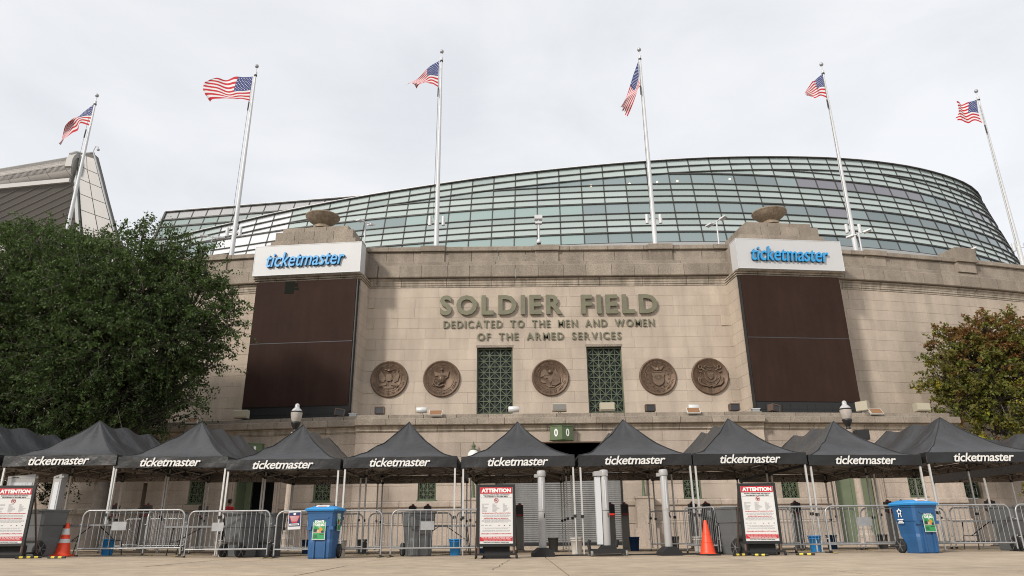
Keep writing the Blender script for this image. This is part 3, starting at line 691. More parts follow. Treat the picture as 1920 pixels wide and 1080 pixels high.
# interior back wall keeps the gate rooms dark
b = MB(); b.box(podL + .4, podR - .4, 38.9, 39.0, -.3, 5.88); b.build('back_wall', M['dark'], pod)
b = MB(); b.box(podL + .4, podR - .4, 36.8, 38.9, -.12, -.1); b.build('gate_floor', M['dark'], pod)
for x, z in WINS:
    nm = {-16.0: 'small green lattice window far left under the tents', -9.42: 'small green lattice window behind the third and fourth tents', -4.2: 'small green lattice window left of the roller shutter', 8.62: 'small green lattice window first right of the roller shutter', 13.5: 'small green lattice window beside the right attention board', 20.0: 'small green lattice window rightmost on the gate building'}[x]
    w = thing('lattice_window', nm, 'window', (x, podY(x), z), podA(x), 'small lattice windows of the gate building')
    lattice_window(w, -.43, .43, .01, 1.13, .14, 4, 5, bw=.035)
    sl = MB(); sl.box(-.5, .5, -.05, .16, -.09, 0); sl.build('window_sill', M['green'], w)
# roller shutter
rs = thing('roller_shutter', 'wide closed grey roller shutter in the central gate', 'roller door', (2.2, 35.5, -.12))
b = MB(); z = .22; k = 0
while z < 4.05:
    b.prism([(0, z), (-.035, z + .015), (-.035, z + .07), (0, z + .085)], -3.06, 3.06, 'yz'); z += .095
# face the camera: prism ran along x already
so = b.build('slat_curtain', M['shutter'], rs, T(0, 0, 0)); so['kind'] = 'stuff'
b = MB(); b.box(-3.06, 3.06, .0, .05, .2, 4.9); b.build('curtain_back', M['shutter'], rs)
b = MB(); b.box(-3.06, 3.06, -.06, .06, .03, .2); b.box(-.1, .1, -.09, -.06, .08, .13); b.build('bottom_rail', M['black'], rs)
b = MB(); b.box(-3.1, -3.02, -.09, .05, 0, 4.9); b.box(3.02, 3.1, -.09, .05, 0, 4.9); b.build('side_guide', M['black'], rs)
b = MB(); b.box(-3.1, 3.1, .0, .45, 4.05, 4.88); b.build('coil_housing', M['black'], rs)
# threshold
b = MB(); b.box(-.9, 5.3, 34.9, 35.6, -.3, -.06); b.build('threshold_stone', M['stone_mould'], pod)
# gate boxes with zeros / ones
def gate_box(x, y, z, s, w, h, label):
    t = thing('gate_number_box', label, 'gate number box', (x, y, z), 0, 'green gate number boxes')
    b = MB(); a = w / 2; d = w * .30
    b.prism([(-a, 0), (0, -d), (a, 0), (a, d * .9), (-a, d * .9)], 0, h, 'xy'); b.build('box_body', M['green_box'], t)
    b = MB(); b.prism([(-a - .03, 0), (0, -d - .04), (a + .03, 0), (a + .03, d), (-a - .03, d)], h, h + .035, 'xy'); b.prism([(-a - .03, 0), (0, -d - .04), (a + .03, 0), (a + .03, d), (-a - .03, d)], -.035, 0, 'xy'); b.build('box_rim', M['green_box'], t)
    ang = math.atan2(d, a)
    for sx in (-1, 1):
        me = text_fit(s, .19 if s == '0' else .10, .38, .012, M['white'], bold=.02)
        link('numeral', me, t, T(sx * a / 2, -d / 2 - .003, h / 2, sx * ang))
    return t
gate_box(2.36, 34.55, 4.82, '0', 1.12, .62, 'green gate number box with zeros over the roller shutter')
gate_box(-13.1, 35.35, 4.2, '1', 1.15, .62, 'green gate number box above the left doorway behind the tents')
# doorways
def doorway(d, closed, label):
    x0, x1 = d[0], d[1]; cx = (x0 + x1) / 2; a = podA(cx); y = podY(cx)
    t = thing('gate_doorway', label, 'doorway', (cx, y, -.12), a)
    w = x1 - x0
    for sx in (-1, 1):
        b = MB()
        for k, (o_, dd) in enumerate(((0, .06), (.10, .10), (.20, .06))): b.box(sx * (w / 2 + .02 + o_) - .045, sx * (w / 2 + .02 + o_) + .045, -dd - .06, .1, 0, 4.0)
        b.build('door_jamb', M['stone_pod'], t)
    b = MB(); b.box(-w / 2 - .3, w / 2 + .3, -.18, .1, 3.975, 4.2); b.build('door_lintel', M['stone_pod'], t)
    if closed:
        b = MB(); b.box(-w / 2 + .02, -.01, .45, .50, 0, 3.9); b.build('door_leaf', M['green_door'], t)
        b = MB(); b.box(.01, w / 2 - .02, .45, .50, 0, 3.9); b.build('door_leaf', M['green_door'], t)
    else:
        b = MB(); b.box(-w / 2 + .03, -w / 2 + .08, .05, 1.0, 0, 3.9); b.box(-w / 2 + .08, -w / 2 + .42, .9, .95, 0, 3.9); b.build('door_leaf', M['green_door'], t)
        b = MB(); b.box(w / 2 - .08, w / 2 - .03, .05, 1.0, 0, 3.9); b.box(w / 2 - .42, w / 2 - .08, .9, .95, 0, 3.9); b.build('door_leaf', M['green_door'], t)
doorway(DOORL, False, 'open dark doorway with green door leaves left of the gate')
doorway(DOORR, True, 'closed pair of olive green doors at the right end of the gate building')
# pedestals beside the roller shutter
for x, lab in ((6.2, 'stone pedestal block at the right jamb of the roller shutter'), (-1.95, 'stone pedestal block at the left jamb of the roller shutter')):
    t = thing('stone_pedestal', lab, 'stone pedestal', (x, 34.75, -.12), 0)
    b = MB(); b.box(-.55, .55, -.42, .12, 0, .8); b.build('pedestal_foot', M['stone_pod'], t)
    b = MB(); b.box(-.42, .42, -.30, .12, .8, 2.15); b.build('pedestal_shaft', M['stone_pod'], t)
    b = MB(); b.box(-.47, .47, -.34, .12, 2.15, 2.25); b.build('pedestal_cap', M['stone_pod'], t)
    gl = thing('globe_lamp', 'white globe lamp with green finial left of the roller shutter' if x < 0 else 'white globe lamp with green finial right of the roller shutter', 'lamp', (x, 34.7, 2.13), 0, 'globe lamps beside the gate')
    b = MB(); b.lathe([(.12, 0), (.08, .1), (.06, .5), (.07, 1.55), (.13, 1.62)], 12); b.build('lamp_stem', M['green'], gl)
    b = MB(); b.lathe([(.10, 1.62), (.2, 1.68), (.27, 1.82), (.29, 1.97), (.25, 2.12), (.13, 2.24)], 20); b.build('lamp_globe', M['globe'], gl)
    b = MB(); b.lathe([(.14, 2.23), (.15, 2.27), (.09, 2.3), (.09, 2.4), (.12, 2.44), (.05, 2.5), (.025, 2.62), (.004, 2.66)], 12); b.build('lamp_finial', M['green'], gl)
# ------------------------------------------------------------------ floodlights on the ledge
def flood(kind, x, label):
    y = podY(x) + .1; a = podA(x); t = thing('floodlight', label, 'floodlight', (x, y, 6.165), a, 'floodlights on the ledge')
    st = MB(); st.tube([(-.05, 0, 0), (-.05, 0, .12)], .02, 6); st.tube([(.05, 0, 0), (.05, 0, .12)], .02, 6); st.box(-.12, .12, -.06, .06, 0, .015)
    b = MB()
    if kind == 'white':
        b.lathe([(.12, -.27), (.155, -.25), (.155, .25), (.12, .27)], 16); me = b.mesh('lamp_head', M['flood_w']); me.transform(Matrix.Rotation(PI / 2, 4, 'Y') @ Matrix.Identity(4)); me.transform(Matrix.Translation((0, 0, .24)))
        link('lamp_head', me, t); q = MB(); q.box(-.25, .25, .05, .2, .12, .36); q.build('lamp_back', M['flood_w'], t)
    elif kind == 'beige':
        b.prism([(-.16, .1), (-.2, .16), (-.2, .48), (-.12, .52), (.12, .52), (.16, .44), (.16, .1)], -.36, .36, 'yz'); b.build('lamp_head', M['flood_b'], t)
        q = MB(); q.box(-.33, .33, -.215, -.202, .16, .44); q.build('lamp_lens', M['pedestal'] if 'central' in label else M['flood_b'], t)
    elif kind == 'panel':
        tl = T(0, -.12, .14, 0, R(-38)); b.box(-.33, .33, -.05, .05, -.18, .18, mtx=tl); st = MB(); st.tube([(0, 0, 0), (0, -.05, .15)], .02, 6)
        b.build('lamp_housing', M['flood_w'], t); q = MB(); q.box(-.30, .30, -.06, -.052, -.155, .155, mtx=tl); q.build('lamp_lens', M['flood_o'], t)
        t.location.z -= .12; t.location.y -= .22
    elif kind == 'side':
        b.prism([(-.12, .1), (-.16, .14), (-.16, .56), (-.1, .6), (.1, .6), (.14, .5), (.14, .1)], -.3, .3, 'yz', mtx=Matrix.Rotation(R(-55), 4, 'Z')); b.build('lamp_head', M['flood_b'], t)
    else:
        mtx = Matrix.Rotation(R(18 if kind == 'brown2' else 0), 4, 'Z') @ Matrix.Rotation(R(8 if kind == 'brown2' else 0), 4, 'Y')
        b.box(-.24, .24, -.16, .18, .06, .40, mtx=mtx); b.build('lamp_body', M['flood_br'], t)
        q = MB(); q.box(-.25, .25, -.2, -.165, .36, .41, mtx=mtx); q.box(-.25, -.20, -.2, -.165, .06, .36, mtx=mtx); q.box(.20, .25, -.2, -.165, .06, .36, mtx=mtx); q.build('lamp_visor', M['flood_br'], t)
        q = MB(); q.box(-.2, .2, -.175, -.165, .08, .36, mtx=mtx); q.build('lamp_lens', M['ink'], t)
    st.build('lamp_bracket', M['steel'], t)
FL = [('side', -16.8, 'small beige floodlight seen edge on, far left on the ledge'), ('panel', -16.6, 'tilted tan lensed floodlight leftmost on the ledge edge'), ('beige', -14.1, 'beige box floodlight at the lower left corner of the left screen'),
      ('brown2', -8.85, 'turned brown floodlight below the right end of the left screen'), ('brown', -6.7, 'brown box floodlight under the leftmost medallion'), ('white', -4.6, 'silver drum floodlight under the second medallion'),
      ('panel', -3.85, 'tilted tan lensed floodlight on the ledge below the second medallion'), ('white', .03, 'silver drum floodlight at the left lattice window'), ('beige', 2.32, 'beige floodlight with dark face under the central medallion'),
      ('beige', 4.72, 'beige floodlight standing before the right lattice window'), ('brown', 6.88, 'brown box floodlight between lattice window and fourth medallion'), ('white', 9.07, 'silver drum floodlight left of the rightmost medallion'),
      ('panel', 8.95, 'tilted tan lensed floodlight just below a silver drum floodlight'), ('brown', 11.1, 'brown box floodlight under the rightmost medallion'), ('brown2', 13.2, 'turned brown floodlight below the left end of the right screen'),
      ('side', 17.95, 'beige floodlight seen edge on beside the right screen'), ('panel', 18.4, 'tilted tan lensed floodlight right of the right screen'), ('beige', 21.1, 'beige box floodlight at the right end of the ledge')]
for k, x, lab in FL: flood(k, x, lab)
for x, lab in ((-8.2, 'small grey junction box beside the left screen foot'), (12.3, 'small grey junction box beside the right screen foot')):
    t = thing('junction_box', lab, 'junction box', (x, podY(x) + .5, 6.0), 0); b = MB(); b.box(-.18, .18, -.12, .15, 0, .36); b.build('box_body', M['steel'], t); b = MB(); b.box(-.21, .21, -.15, .17, .36, .39); b.build('box_lid', M['pole'], t)

# ------------------------------------------------------------------ roof lamps, camera mast
def roof_lamp(x, y, z, ang, lab):
    t = thing('roof_lamp', lab, 'roof lamp', (x, y, 16.3), R(ang), 'twin head lamps on the parapet')
    b = MB(); b.tube([(0, 0, 0), (0, 0, z - 16.3)], .048, 8); b.build('lamp_pole', M['pole'], t)
    h = z - 16.3
    for sx in (-1, 1):
        b = MB(); b.tube([(0, 0, h - .05), (sx * .35, 0, h + .06 * sx)], .035, 6); b.prism([(sx * .30, h + .02 * sx), (sx * .72, h + .10 * sx), (sx * .72, h + .02 + .10 * sx - .09), (sx * .30, h - .1 + .02 * sx)], -.16, .16, 'xz'); b.build('lamp_head', M['pole'], t)
roof_lamp(-9.05, 39.5, 18.85, 60, 'twin head lamp behind the right end of the left pylon'); roof_lamp(-18.7, 40.0, 18.2, 35, 'twin head lamp on the parapet left of the left pylon')
roof_lamp(12.72, 39.5, 18.7, -50, 'twin head lamp just left of the right pylon'); roof_lamp(21.6, 39.9, 17.95, -35, 'twin head lamp next to the fifth flagpole'); roof_lamp(28.9, 41.4, 17.3, -32, 'twin head lamp rightmost on the parapet')
t = thing('camera_mast', 'short mast with a dome camera at the centre of the parapet', 'camera mast', (1.68, 39.5, 16.3))
b = MB(); b.tube([(0, 0, 0), (0, 0, 2.7)], .065, 8); b.build('mast', M['pole'], t); b = MB(); b.box(-.24, .24, -.18, .18, 2.6, 2.85); b.box(-.2, .2, -.14, .14, 2.3, 2.42); b.build('mast_head', M['pole'], t)
b = MB(); b.lathe([(.06, .95), (.13, 1.02), (.15, 1.12), (.08, 1.3)], 12); b.build('camera_dome', M['pole'], t); b = MB(); b.lathe([(.02, .86), (.09, .89), (.12, .96), (.12, 1.02)], 12); b.build('camera_glass', M['black'], t)
# ------------------------------------------------------------------ glass grandstand
PL = [(-47, 87.4), (-40.5, 85.3), (-34.35, 83.5), (-30.6, 82.1), (-18.9, 79.1), (-13.65, 78.1), (-5.8, 76.75), (0, 76.0), (4.9, 75.5), (12.8, 74.95), (20, 74.8), (26.3, 75.0), (34.7, 75.9), (40, 76.8), (45.4, 77.9), (50.2, 79.3), (55.2, 81.2), (60.4, 83.8), (65.7, 86.8), (70.1, 90.0), (73.1, 93.4), (74.8, 97.2), (75.5, 102), (75.6, 109), (75.5, 118)]
RZ = [(-48, 39.05), (-42, 39.65), (-34.4, 40.28), (-24.2, 41.01), (-13.6, 41.75), (-3.2, 42.54), (7.6, 43.28), (18.4, 44.02), (29.3, 44.79), (40.8, 45.61), (50.7, 46.2), (61, 46.98), (67, 47.3), (72, 47.1), (74, 46.6), (77, 45.5)]
plx = np.array(PL, float); seg = np.hypot(*np.diff(plx, axis=0).T); arc = np.concatenate([[0], np.cumsum(seg)])
# smooth the plan
tt = np.linspace(0, arc[-1], 600); cx_ = np.interp(tt, arc, plx[:, 0]); cy_ = np.interp(tt, arc, plx[:, 1])
kern = np.hanning(61); kern /= kern.sum()
def smooth(a):
    p = np.concatenate([a[0] - (a[1:31][::-1] - a[0]), a, a[-1] + (a[-1] - a[-31:-1][::-1])]); return np.convolve(p, kern, 'valid')
cx_, cy_ = smooth(cx_), smooth(cy_)
STEP = 2.715; NC = int(arc[-1] / STEP)
def plan(s, z, out_=0.):
    x = float(np.interp(s, tt, cx_)); y = float(np.interp(s, tt, cy_)); x2 = float(np.interp(s + .5, tt, cx_)); y2 = float(np.interp(s + .5, tt, cy_))
    d = Vector((x2 - x, y2 - y, 0)).normalized(); n = Vector((d.y, -d.x, 0))
    return Vector((x, y, z)) - n * (.24 * (z - 36.1)) + n * out_
def zc(z): return .52 + (z - .52) / 75. * (75 + .24 * (z - 36.1))
def rimz(s):
    x = float(np.interp(s, tt, cx_)); y = float(np.interp(s, tt, cy_))
    return float(np.interp(x, [p[0] for p in RZ], [p[1] for p in RZ])) if y < 98 or x < 60 else 45.8
LEV = []
for base in (28.37, 32.23, 36.09, 39.95):
    for o_, kind in ((0, 'v'), (1.38, 's'), (2.22, 's'), (3.05, 's')): LEV.append((zc(base + o_), kind))
LEV.append((zc(43.81), 'v')); LEV.append((zc(45.2), 's')); LEV.append((zc(46.), 's'))
gs = thing('glass_grandstand', 'curved glass grandstand rising behind the stone wall', 'grandstand')
panes = []; rowbars = MB(); posts = MB(); trim = MB()
rnd = random.Random(4)
BAND = 1.0
for i in range(NC):
    s0, s1 = i * STEP, (i + 1) * STEP; r0, r1 = rimz(s0), rimz(s1); b0, b1 = r0 - 2 * BAND, r1 - 2 * BAND
    cxm = float(np.interp((s0 + s1) / 2, tt, cx_))
    def pane(z00, z01, z10, z11, kind):
        # z00 bottom at s0, z01 bottom at s1, z11 top at s1, z10 top at s0
        q = [plan(s0 + .04, z00 + .05), plan(s1 - .04, z01 + .05), plan(s1 - .04, z11 - .05), plan(s0 + .04, z10 - .05)]
        bk = [p + Vector((0, .12, 0)) for p in q]
        b = MB(); b.add(q + bk, [(0, 1, 2, 3), (7, 6, 5, 4), (0, 4, 5, 1), (1, 5, 6, 2), (2, 6, 7, 3), (3, 7, 4, 0)])
        yy = (q[0].y + q[1].y) / 2; vis = (z10 + z11 - z00 - z01) / 2 * abs(q[1].x - q[0].x) / yy ** 2
        zc_ = (z00 + z10) / 2
        bright = -40.5 < cxm < (-29.5 if zc_ > 37.5 else -25.5) and zc_ > 33  # left columns whose sky reflection is put into the pane colour
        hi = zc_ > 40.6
        if bright: mm = 'skyglare_glass' if rnd.random() < .95 else 'spandrel'
        elif kind == 'v':
            if hi: mm = 'vision_m' if cxm < 27 else ('vision' if cxm < 33 else ('vision_p' if cxm < 52 else rnd.choice(['vision_p', 'vision', 'vision_m'])))
            else: mm = 'vision_g' if (cxm < 8 and cxm > -14) else ('vision_m' if cxm < 30 else 'vision')
            if rnd.random() < .07: mm = rnd.choice(['vision_m', 'vision', 'vision_p'])
        elif kind == 'rim': mm = 'spandrel'
        elif kind == 's3': mm = 'spandrel2'
        else: mm = 'spandrel2' if (8 < cxm < 30 and zc_ > 37 + (0 if cxm > 14 else 3)) else 'spandrel'
        if mm == 'spandrel' and rnd.random() < .06: mm = 'spandrel2'
        hid = min(z10, z11) < 28 + 1.2 + (0 if abs(cxm) > 20 else 2.6)
        panes.append((0 if hid else vis, b, mm))
    for k in range(len(LEV) - 1):
        za, kd = LEV[k]; zb = LEV[k + 1][0]
        ta, tb = min(zb, b0), min(zb, b1)
        if ta <= za + .08 and tb <= za + .08: continue
        kind = kd
        if kd == 's' and (k % 4) == 3: kind = 's3'
        pane(min(za, ta - .02) if ta < za else za, min(za, tb - .02) if tb < za else za, max(ta, za + .0), max(tb, za + .0), kind)
        if not (ta < za or tb < za):
            th = .16 if (k % 4) in (1,) else .09
            rowbars.bar(plan(s0, za, .06), plan(s1, za, .06), .2, th)
    for m_ in (0, 1):
        pane(b0 + m_ * BAND, b1 + m_ * BAND, b0 + (m_ + 1) * BAND, b1 + (m_ + 1) * BAND, 'rim')
        rowbars.bar(plan(s0, b0 + m_ * BAND, .12), plan(s1, b1 + m_ * BAND, .06), .2, .11)
    posts.bar(plan(s0, 28.2, .03), plan(s0, r0, .03), .065, .12, up=(1, 0, 0) if cxm < 55 else (0, 1, 0))
    trim.bar(plan(s0, r0 + .02, .12), plan(s1, r1 + .02, .12), .4, .10); trim.bar(plan(s0, r0 + .13, .05), plan(s1, r1 + .13, .05), .4, .10, mi=1)
panes.sort(key=lambda p: -p[0])
rest = MB(); mlist = ['spandrel', 'spandrel2', 'vision', 'vision_g', 'vision_p', 'skyglare_glass', 'vision_m']
for j, (v, b, mm) in enumerate(panes):
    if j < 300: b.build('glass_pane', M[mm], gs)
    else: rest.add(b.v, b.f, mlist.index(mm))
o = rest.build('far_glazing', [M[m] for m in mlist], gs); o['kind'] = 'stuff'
o = rowbars.build('glazing_bars', M['mullion'], gs); o['kind'] = 'stuff'
o = posts.build('mullions', M['mullion'], gs); o['kind'] = 'stuff'
trim.build('roof_edge', [M['mullion'], M['trimwhite']], gs)
# sill under the lowest glass
b = MB(); c = MB()
for i in range(NC):
    s0, s1 = i * STEP, (i + 1) * STEP
    b.bar(plan(s0, 31.4, .25) , plan(s1, 31.4, .25), .3, .55) if rimz(s0) > 42 else None
    c.bar(plan(s0, 31.72, .3), plan(s1, 31.72, .3), .36, .08) if rimz(s0) > 42 else None
b.build('sill_panel', M['sill'], gs); c.build('sill_bar', M['mullion'], gs)
# body behind the glass
b = MB()
for i in range(NC):
    s0, s1 = i * STEP, (i + 1) * STEP; r0, r1 = rimz(s0) - .1, rimz(s1) - .1
    q = [plan(s0, 27.5, -.5), plan(s1, 27.5, -.5), plan(s1, r1, -.5), plan(s0, r0, -.5)]
    b.add(q + [p + Vector((0, 1.5, 0)) for p in q], [(0, 1, 2, 3), (7, 6, 5, 4), (0, 4, 5, 1), (2, 6, 7, 3)])
b.build('inner_wall', M['mullion'], gs)
for sx_, z in ((137.3, 39.8), (0, 0)):
    pass
for xx, z in ((9.7, 40.45), (14.4, 40.55), (17.8, 40.75), (20.3, 40.85), (26.9, 41.25)):
    s_ = float(np.interp(xx, cx_[:450], tt[:450])); p = plan(s_, z, .02)
    b = MB(); b.lathe([(.01, 0), (.12, .01), (.12, .05), (.01, .06)], 12); me = b.mesh('ceiling_lamp', M['lit']); me.transform(Matrix.Rotation(PI / 2, 4, 'X')); link('ceiling_lamp', me, gs, Matrix.Translation(p))

# ------------------------------------------------------------------ grey glass block behind on the left
gb = thing('glass_block', 'flat grey glass block behind the left end of the grandstand', 'glass building')
A0, A1 = Vector((-53.0, 97, 0)), Vector((-16.0, 91.5, 0)); dirv = (A1 - A0).normalized(); Ltot = (A1 - A0).length
zs = [(39.5, 41.0, 'vision_g'), (41.0, 42.0, 'spandrel2'), (42.0, 43.0, 'spandrel2'), (43.0, 45.0, 'vision_g'), (45.0, 46.15, 'spandrel2'), (46.15, 47.45, 'greymesh')]
n = 16; bars = MB()
lean = .42
for k in range(n):
    a, c = k / n * Ltot, (k + 1) / n * Ltot
    for za, zb, mm in zs:
        def P(s, z): return A0 + dirv * (s + (47.45 - z) * -.28 ) + Vector((0, 0, z * (1 if True else 0)))
        q = [P(a + .04, za + .05), P(c - .04, za + .05), P(c - .04, zb - .05), P(a + .04, zb - .05)]
        b = MB(); b.add(q + [p + Vector((0, .15, 0)) for p in q], [(0, 1, 2, 3), (7, 6, 5, 4), (0, 4, 5, 1), (1, 5, 6, 2), (2, 6, 7, 3), (3, 7, 4, 0)])
        b.build('glass_pane', M[mm if rnd.random() < .8 else ('vision_g' if mm != 'greymesh' else mm)], gb)
        bars.bar(P(a, za) + Vector((0, -.08, 0)), P(c, za) + Vector((0, -.08, 0)), .2, .2)
    bars.bar(P(a, 39.5), P(a, 47.45), .12, .12)
bars.bar(P(0, 47.5) + Vector((0, -.1, 0)), P(Ltot, 47.5) + Vector((0, -.1, 0)), .3, .16); bars.bar(P(0, 39.5), P(0, 47.45), .35, .3)
o = bars.build('glazing_bars', M['mullion'], gb); o['kind'] = 'stuff'
b = MB(); q = [P(0, 39), P(Ltot, 39), P(Ltot, 47.5), P(0, 47.5)]; b.add([p + Vector((0, .3, 0)) for p in q] + [p + Vector((0, 3, 0)) for p in q], [(0, 1, 2, 3), (7, 6, 5, 4), (0, 4, 5, 1), (1, 5, 6, 2), (2, 6, 7, 3), (3, 7, 4, 0)]); b.build('inner_wall', M['mullion'], gb)
b = MB(); b.bar(P(0, 47.66) + Vector((0, .1, 0)), P(Ltot, 47.66) + Vector((0, .1, 0)), .3, .14); b.build('roof_edge', M['trimwhite'], gb)

# ------------------------------------------------------------------ far left stand with rolled metal roof
st = thing('metal_roof_stand', 'far left stand with a rolled metal roof edge and slanting pale end wall', 'stand', (0, 80, 0))
# end fin: slanting wall with panels
fin = [(-56.3, 47.7), (-54.55, 47.9), (-53.3, 44.9), (-52.0, 41.7), (-50.0, 37.0), (-47.6, 31), (-51.8, 31), (-54.1, 37.8), (-55.6, 43.6), (-56.2, 45.4)]
b = MB(); b.prism(fin, .0, 1.2, 'xz'); b.build('end_wall', M['clad_dk'], st)
# pale panels on the fin, split by slanting joints
def fin_x(z, side):
    if side: P_ = [(47.9, -54.55), (44.9, -53.3), (41.7, -52.0), (37, -50.0), (31, -47.6)]
    else: P_ = [(47.7, -56.3), (45.4, -56.2), (43.6, -55.6), (37.8, -54.1), (31, -51.8)]
    return float(np.interp(-z, [-p[0] for p in P_], [p[1] for p in P_]))
zz = [47.8, 46.2, 44.2, 42.0, 39.7, 37.2, 34.6, 31.4]
for k in range(len(zz) - 1):
    for h in (0, 1):
        def Q(z, t, sl=1.5): z2 = z - sl * t * (.5 if z > 47 else 1); z2 = min(z2, 47.75); return (fin_x(z2, 0) + (fin_x(z2, 1) - fin_x(z2, 0)) * t, z2)
        t0, t1 = (0.02, .49) if h == 0 else (.52, .97)
        poly = [Q(zz[k] - .05, t0), Q(zz[k] - .05, t1), Q(zz[k + 1] + .05, t1), Q(zz[k + 1] + .05, t0)]
        b = MB(); b.prism(poly, -.08, 0, 'xz'); b.build('wall_panel', M['clad_lt'], st)
b = MB(); b.tube([(-54.5, -.05, 47.95), (-53.2, -.05, 44.9), (-51.9, -.05, 41.7), (-49.9, -.05, 37), (-47.5, -.05, 31)], .11, 6)
b.bar((-56.3, -.05, 47.85), (-54.5, -.05, 48.0), .2, .12); b.build('wall_edge', M['sill'], st)
b = MB(); b.prism([(-56.0, 45.2), (-55.65, 43.4), (-54.2, 37.6), (-51.9, 31), (-52.4, 31), (-54.6, 37.6), (-56.05, 43.4)], -.4, .3, 'xz'); b.build('inner_rib', M['sill'], st)
# rolled roof: profile around a long axis running left and slightly down in view
axis0, axis1 = Vector((-56.35, 0, 0)), Vector((-80, 3.0, -2.3))
prof = [(1.1, 47.6), (.45, 47.66), (-.1, 47.45), (-.6, 47.0), (-.95, 46.4), (-1.1, 45.7), (-1.0, 45.0), (-.75, 44.5), (-.3, 44.05), (.6, 43.95)]
b = MB(); V = []
for ax in (axis0, axis1): V += [(ax.x, ax.y + y, z + ax.z) for y, z in prof]
npf = len(prof)
nn = 16; V = []
for k in range(nn + 1):
    ax = axis0.lerp(axis1, k / nn); V += [(ax.x, ax.y + y, z + ax.z) for y, z in prof]
b.add(V, [(k * npf + j, k * npf + j + 1, (k + 1) * npf + j + 1, (k + 1) * npf + j) for k in range(nn) for j in range(npf - 1)], 0, True)
b.add([V[j] for j in range(npf)], [tuple(range(npf))]); b.build('rolled_roof', M['clad'], st)
rb = MB()
for k in range(150):
    ax = axis0.lerp(axis1, k / 150)
    rb.tube([(ax.x - (.5 * math.sin(j * .55)), ax.y + y - .03, z + ax.z) for j, (y, z) in enumerate(prof[1:7])], .035, 4, cap=False)
o = rb.build('roof_ribs', M['clad'], st); o['kind'] = 'stuff'
sm = MB()
for k in range(9):
    ax = axis0.lerp(axis1, (k + .35) / 9); sm.tube([(ax.x + .35 * j, ax.y + y - .03, z + ax.z) for j, (y, z) in enumerate(prof[5:9])], .03, 4, cap=False)
sm.tube([(axis0.lerp(axis1, t).x, axis0.lerp(axis1, t).y - 1.13, 45.6 + axis0.lerp(axis1, t).z) for t in (0, 1)], .035, 5)
sm.build('roof_seam', M['clad_dk'], st)
b = MB(); b.prism([(-1.25, 45.3), (-1.28, 46.3), (-1.05, 47.0), (-.6, 47.5), (.0, 47.75), (.0, 47.2), (-.5, 46.9), (-.85, 46.3), (-.9, 45.3)], -57.0, -56.2, 'yz'); b.tube([(-56.9, -.9, 47.2), (-56.6, -.3, 47.85), (-56.2, .2, 47.95)], .22, 8); b.build('roof_end_cap', M['clad_lt'], st)
b = MB(); V = []
b.prism([(-80, 40.9), (-56.3, 43.25), (-56.3, 43.8), (-80, 41.5)], -.9, -.5, 'xz'); b.build('light_band', M['clad_lt'], st)
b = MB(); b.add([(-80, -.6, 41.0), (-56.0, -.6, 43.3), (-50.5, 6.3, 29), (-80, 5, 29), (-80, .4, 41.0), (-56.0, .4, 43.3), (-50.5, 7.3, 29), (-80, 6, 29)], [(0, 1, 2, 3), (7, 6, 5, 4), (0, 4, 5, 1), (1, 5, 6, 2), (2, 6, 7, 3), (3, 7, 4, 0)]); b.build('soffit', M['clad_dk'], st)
b = MB()
for k in range(30):
    # rails rising to the right on the soffit plane
    xa = -80; za = 41.2 - k * .75
    def sof(x, z): return (x, -.66 + (41 + (x + 80) / 24 * 2.3 - z) / 12 * 5.6, z)
    zb = za + (80 - 50) * .42
    t1 = 1.0; x1 = -56.2; z1 = za + (80 - 56.2) * .42; 
    top = lambda x: 41.0 + (x + 80) / 24 * 2.3 - .1
    X = [xa + (x1 - xa) * t / 30 for t in range(31)]; P_ = [sof(x, za + (x + 80) * .42) for x in X if za + (x + 80) * .42 < top(x)]
    if len(P_) > 1: b.tube([P_[0], P_[-1]], .035, 4, cap=False)
b.build('soffit_rails', M['clad_line'], st)
b = MB(); b.prism([(-69, 41.5), (-68.2, 41.8), (-60.5, 31), (-62.5, 31)], -.2, .9, 'xz'); b.build('raking_beam', M['clad'], st)
b = MB(); b.tube([(-54.6, -.1, 47.9), (-54.35, -.1, 48.9)], .05, 5); b.tube([(-54.35, -.1, 48.75), (-53.95, -.1, 48.75), (-53.95, -.1, 48.5)], .04, 5); b.lathe([(.02, -.25), (.16, -.18), (.2, 0), (.05, .1)], 10, c=(-53.95, -.1, 48.4)); b.build('security_camera', M['sill'], st)

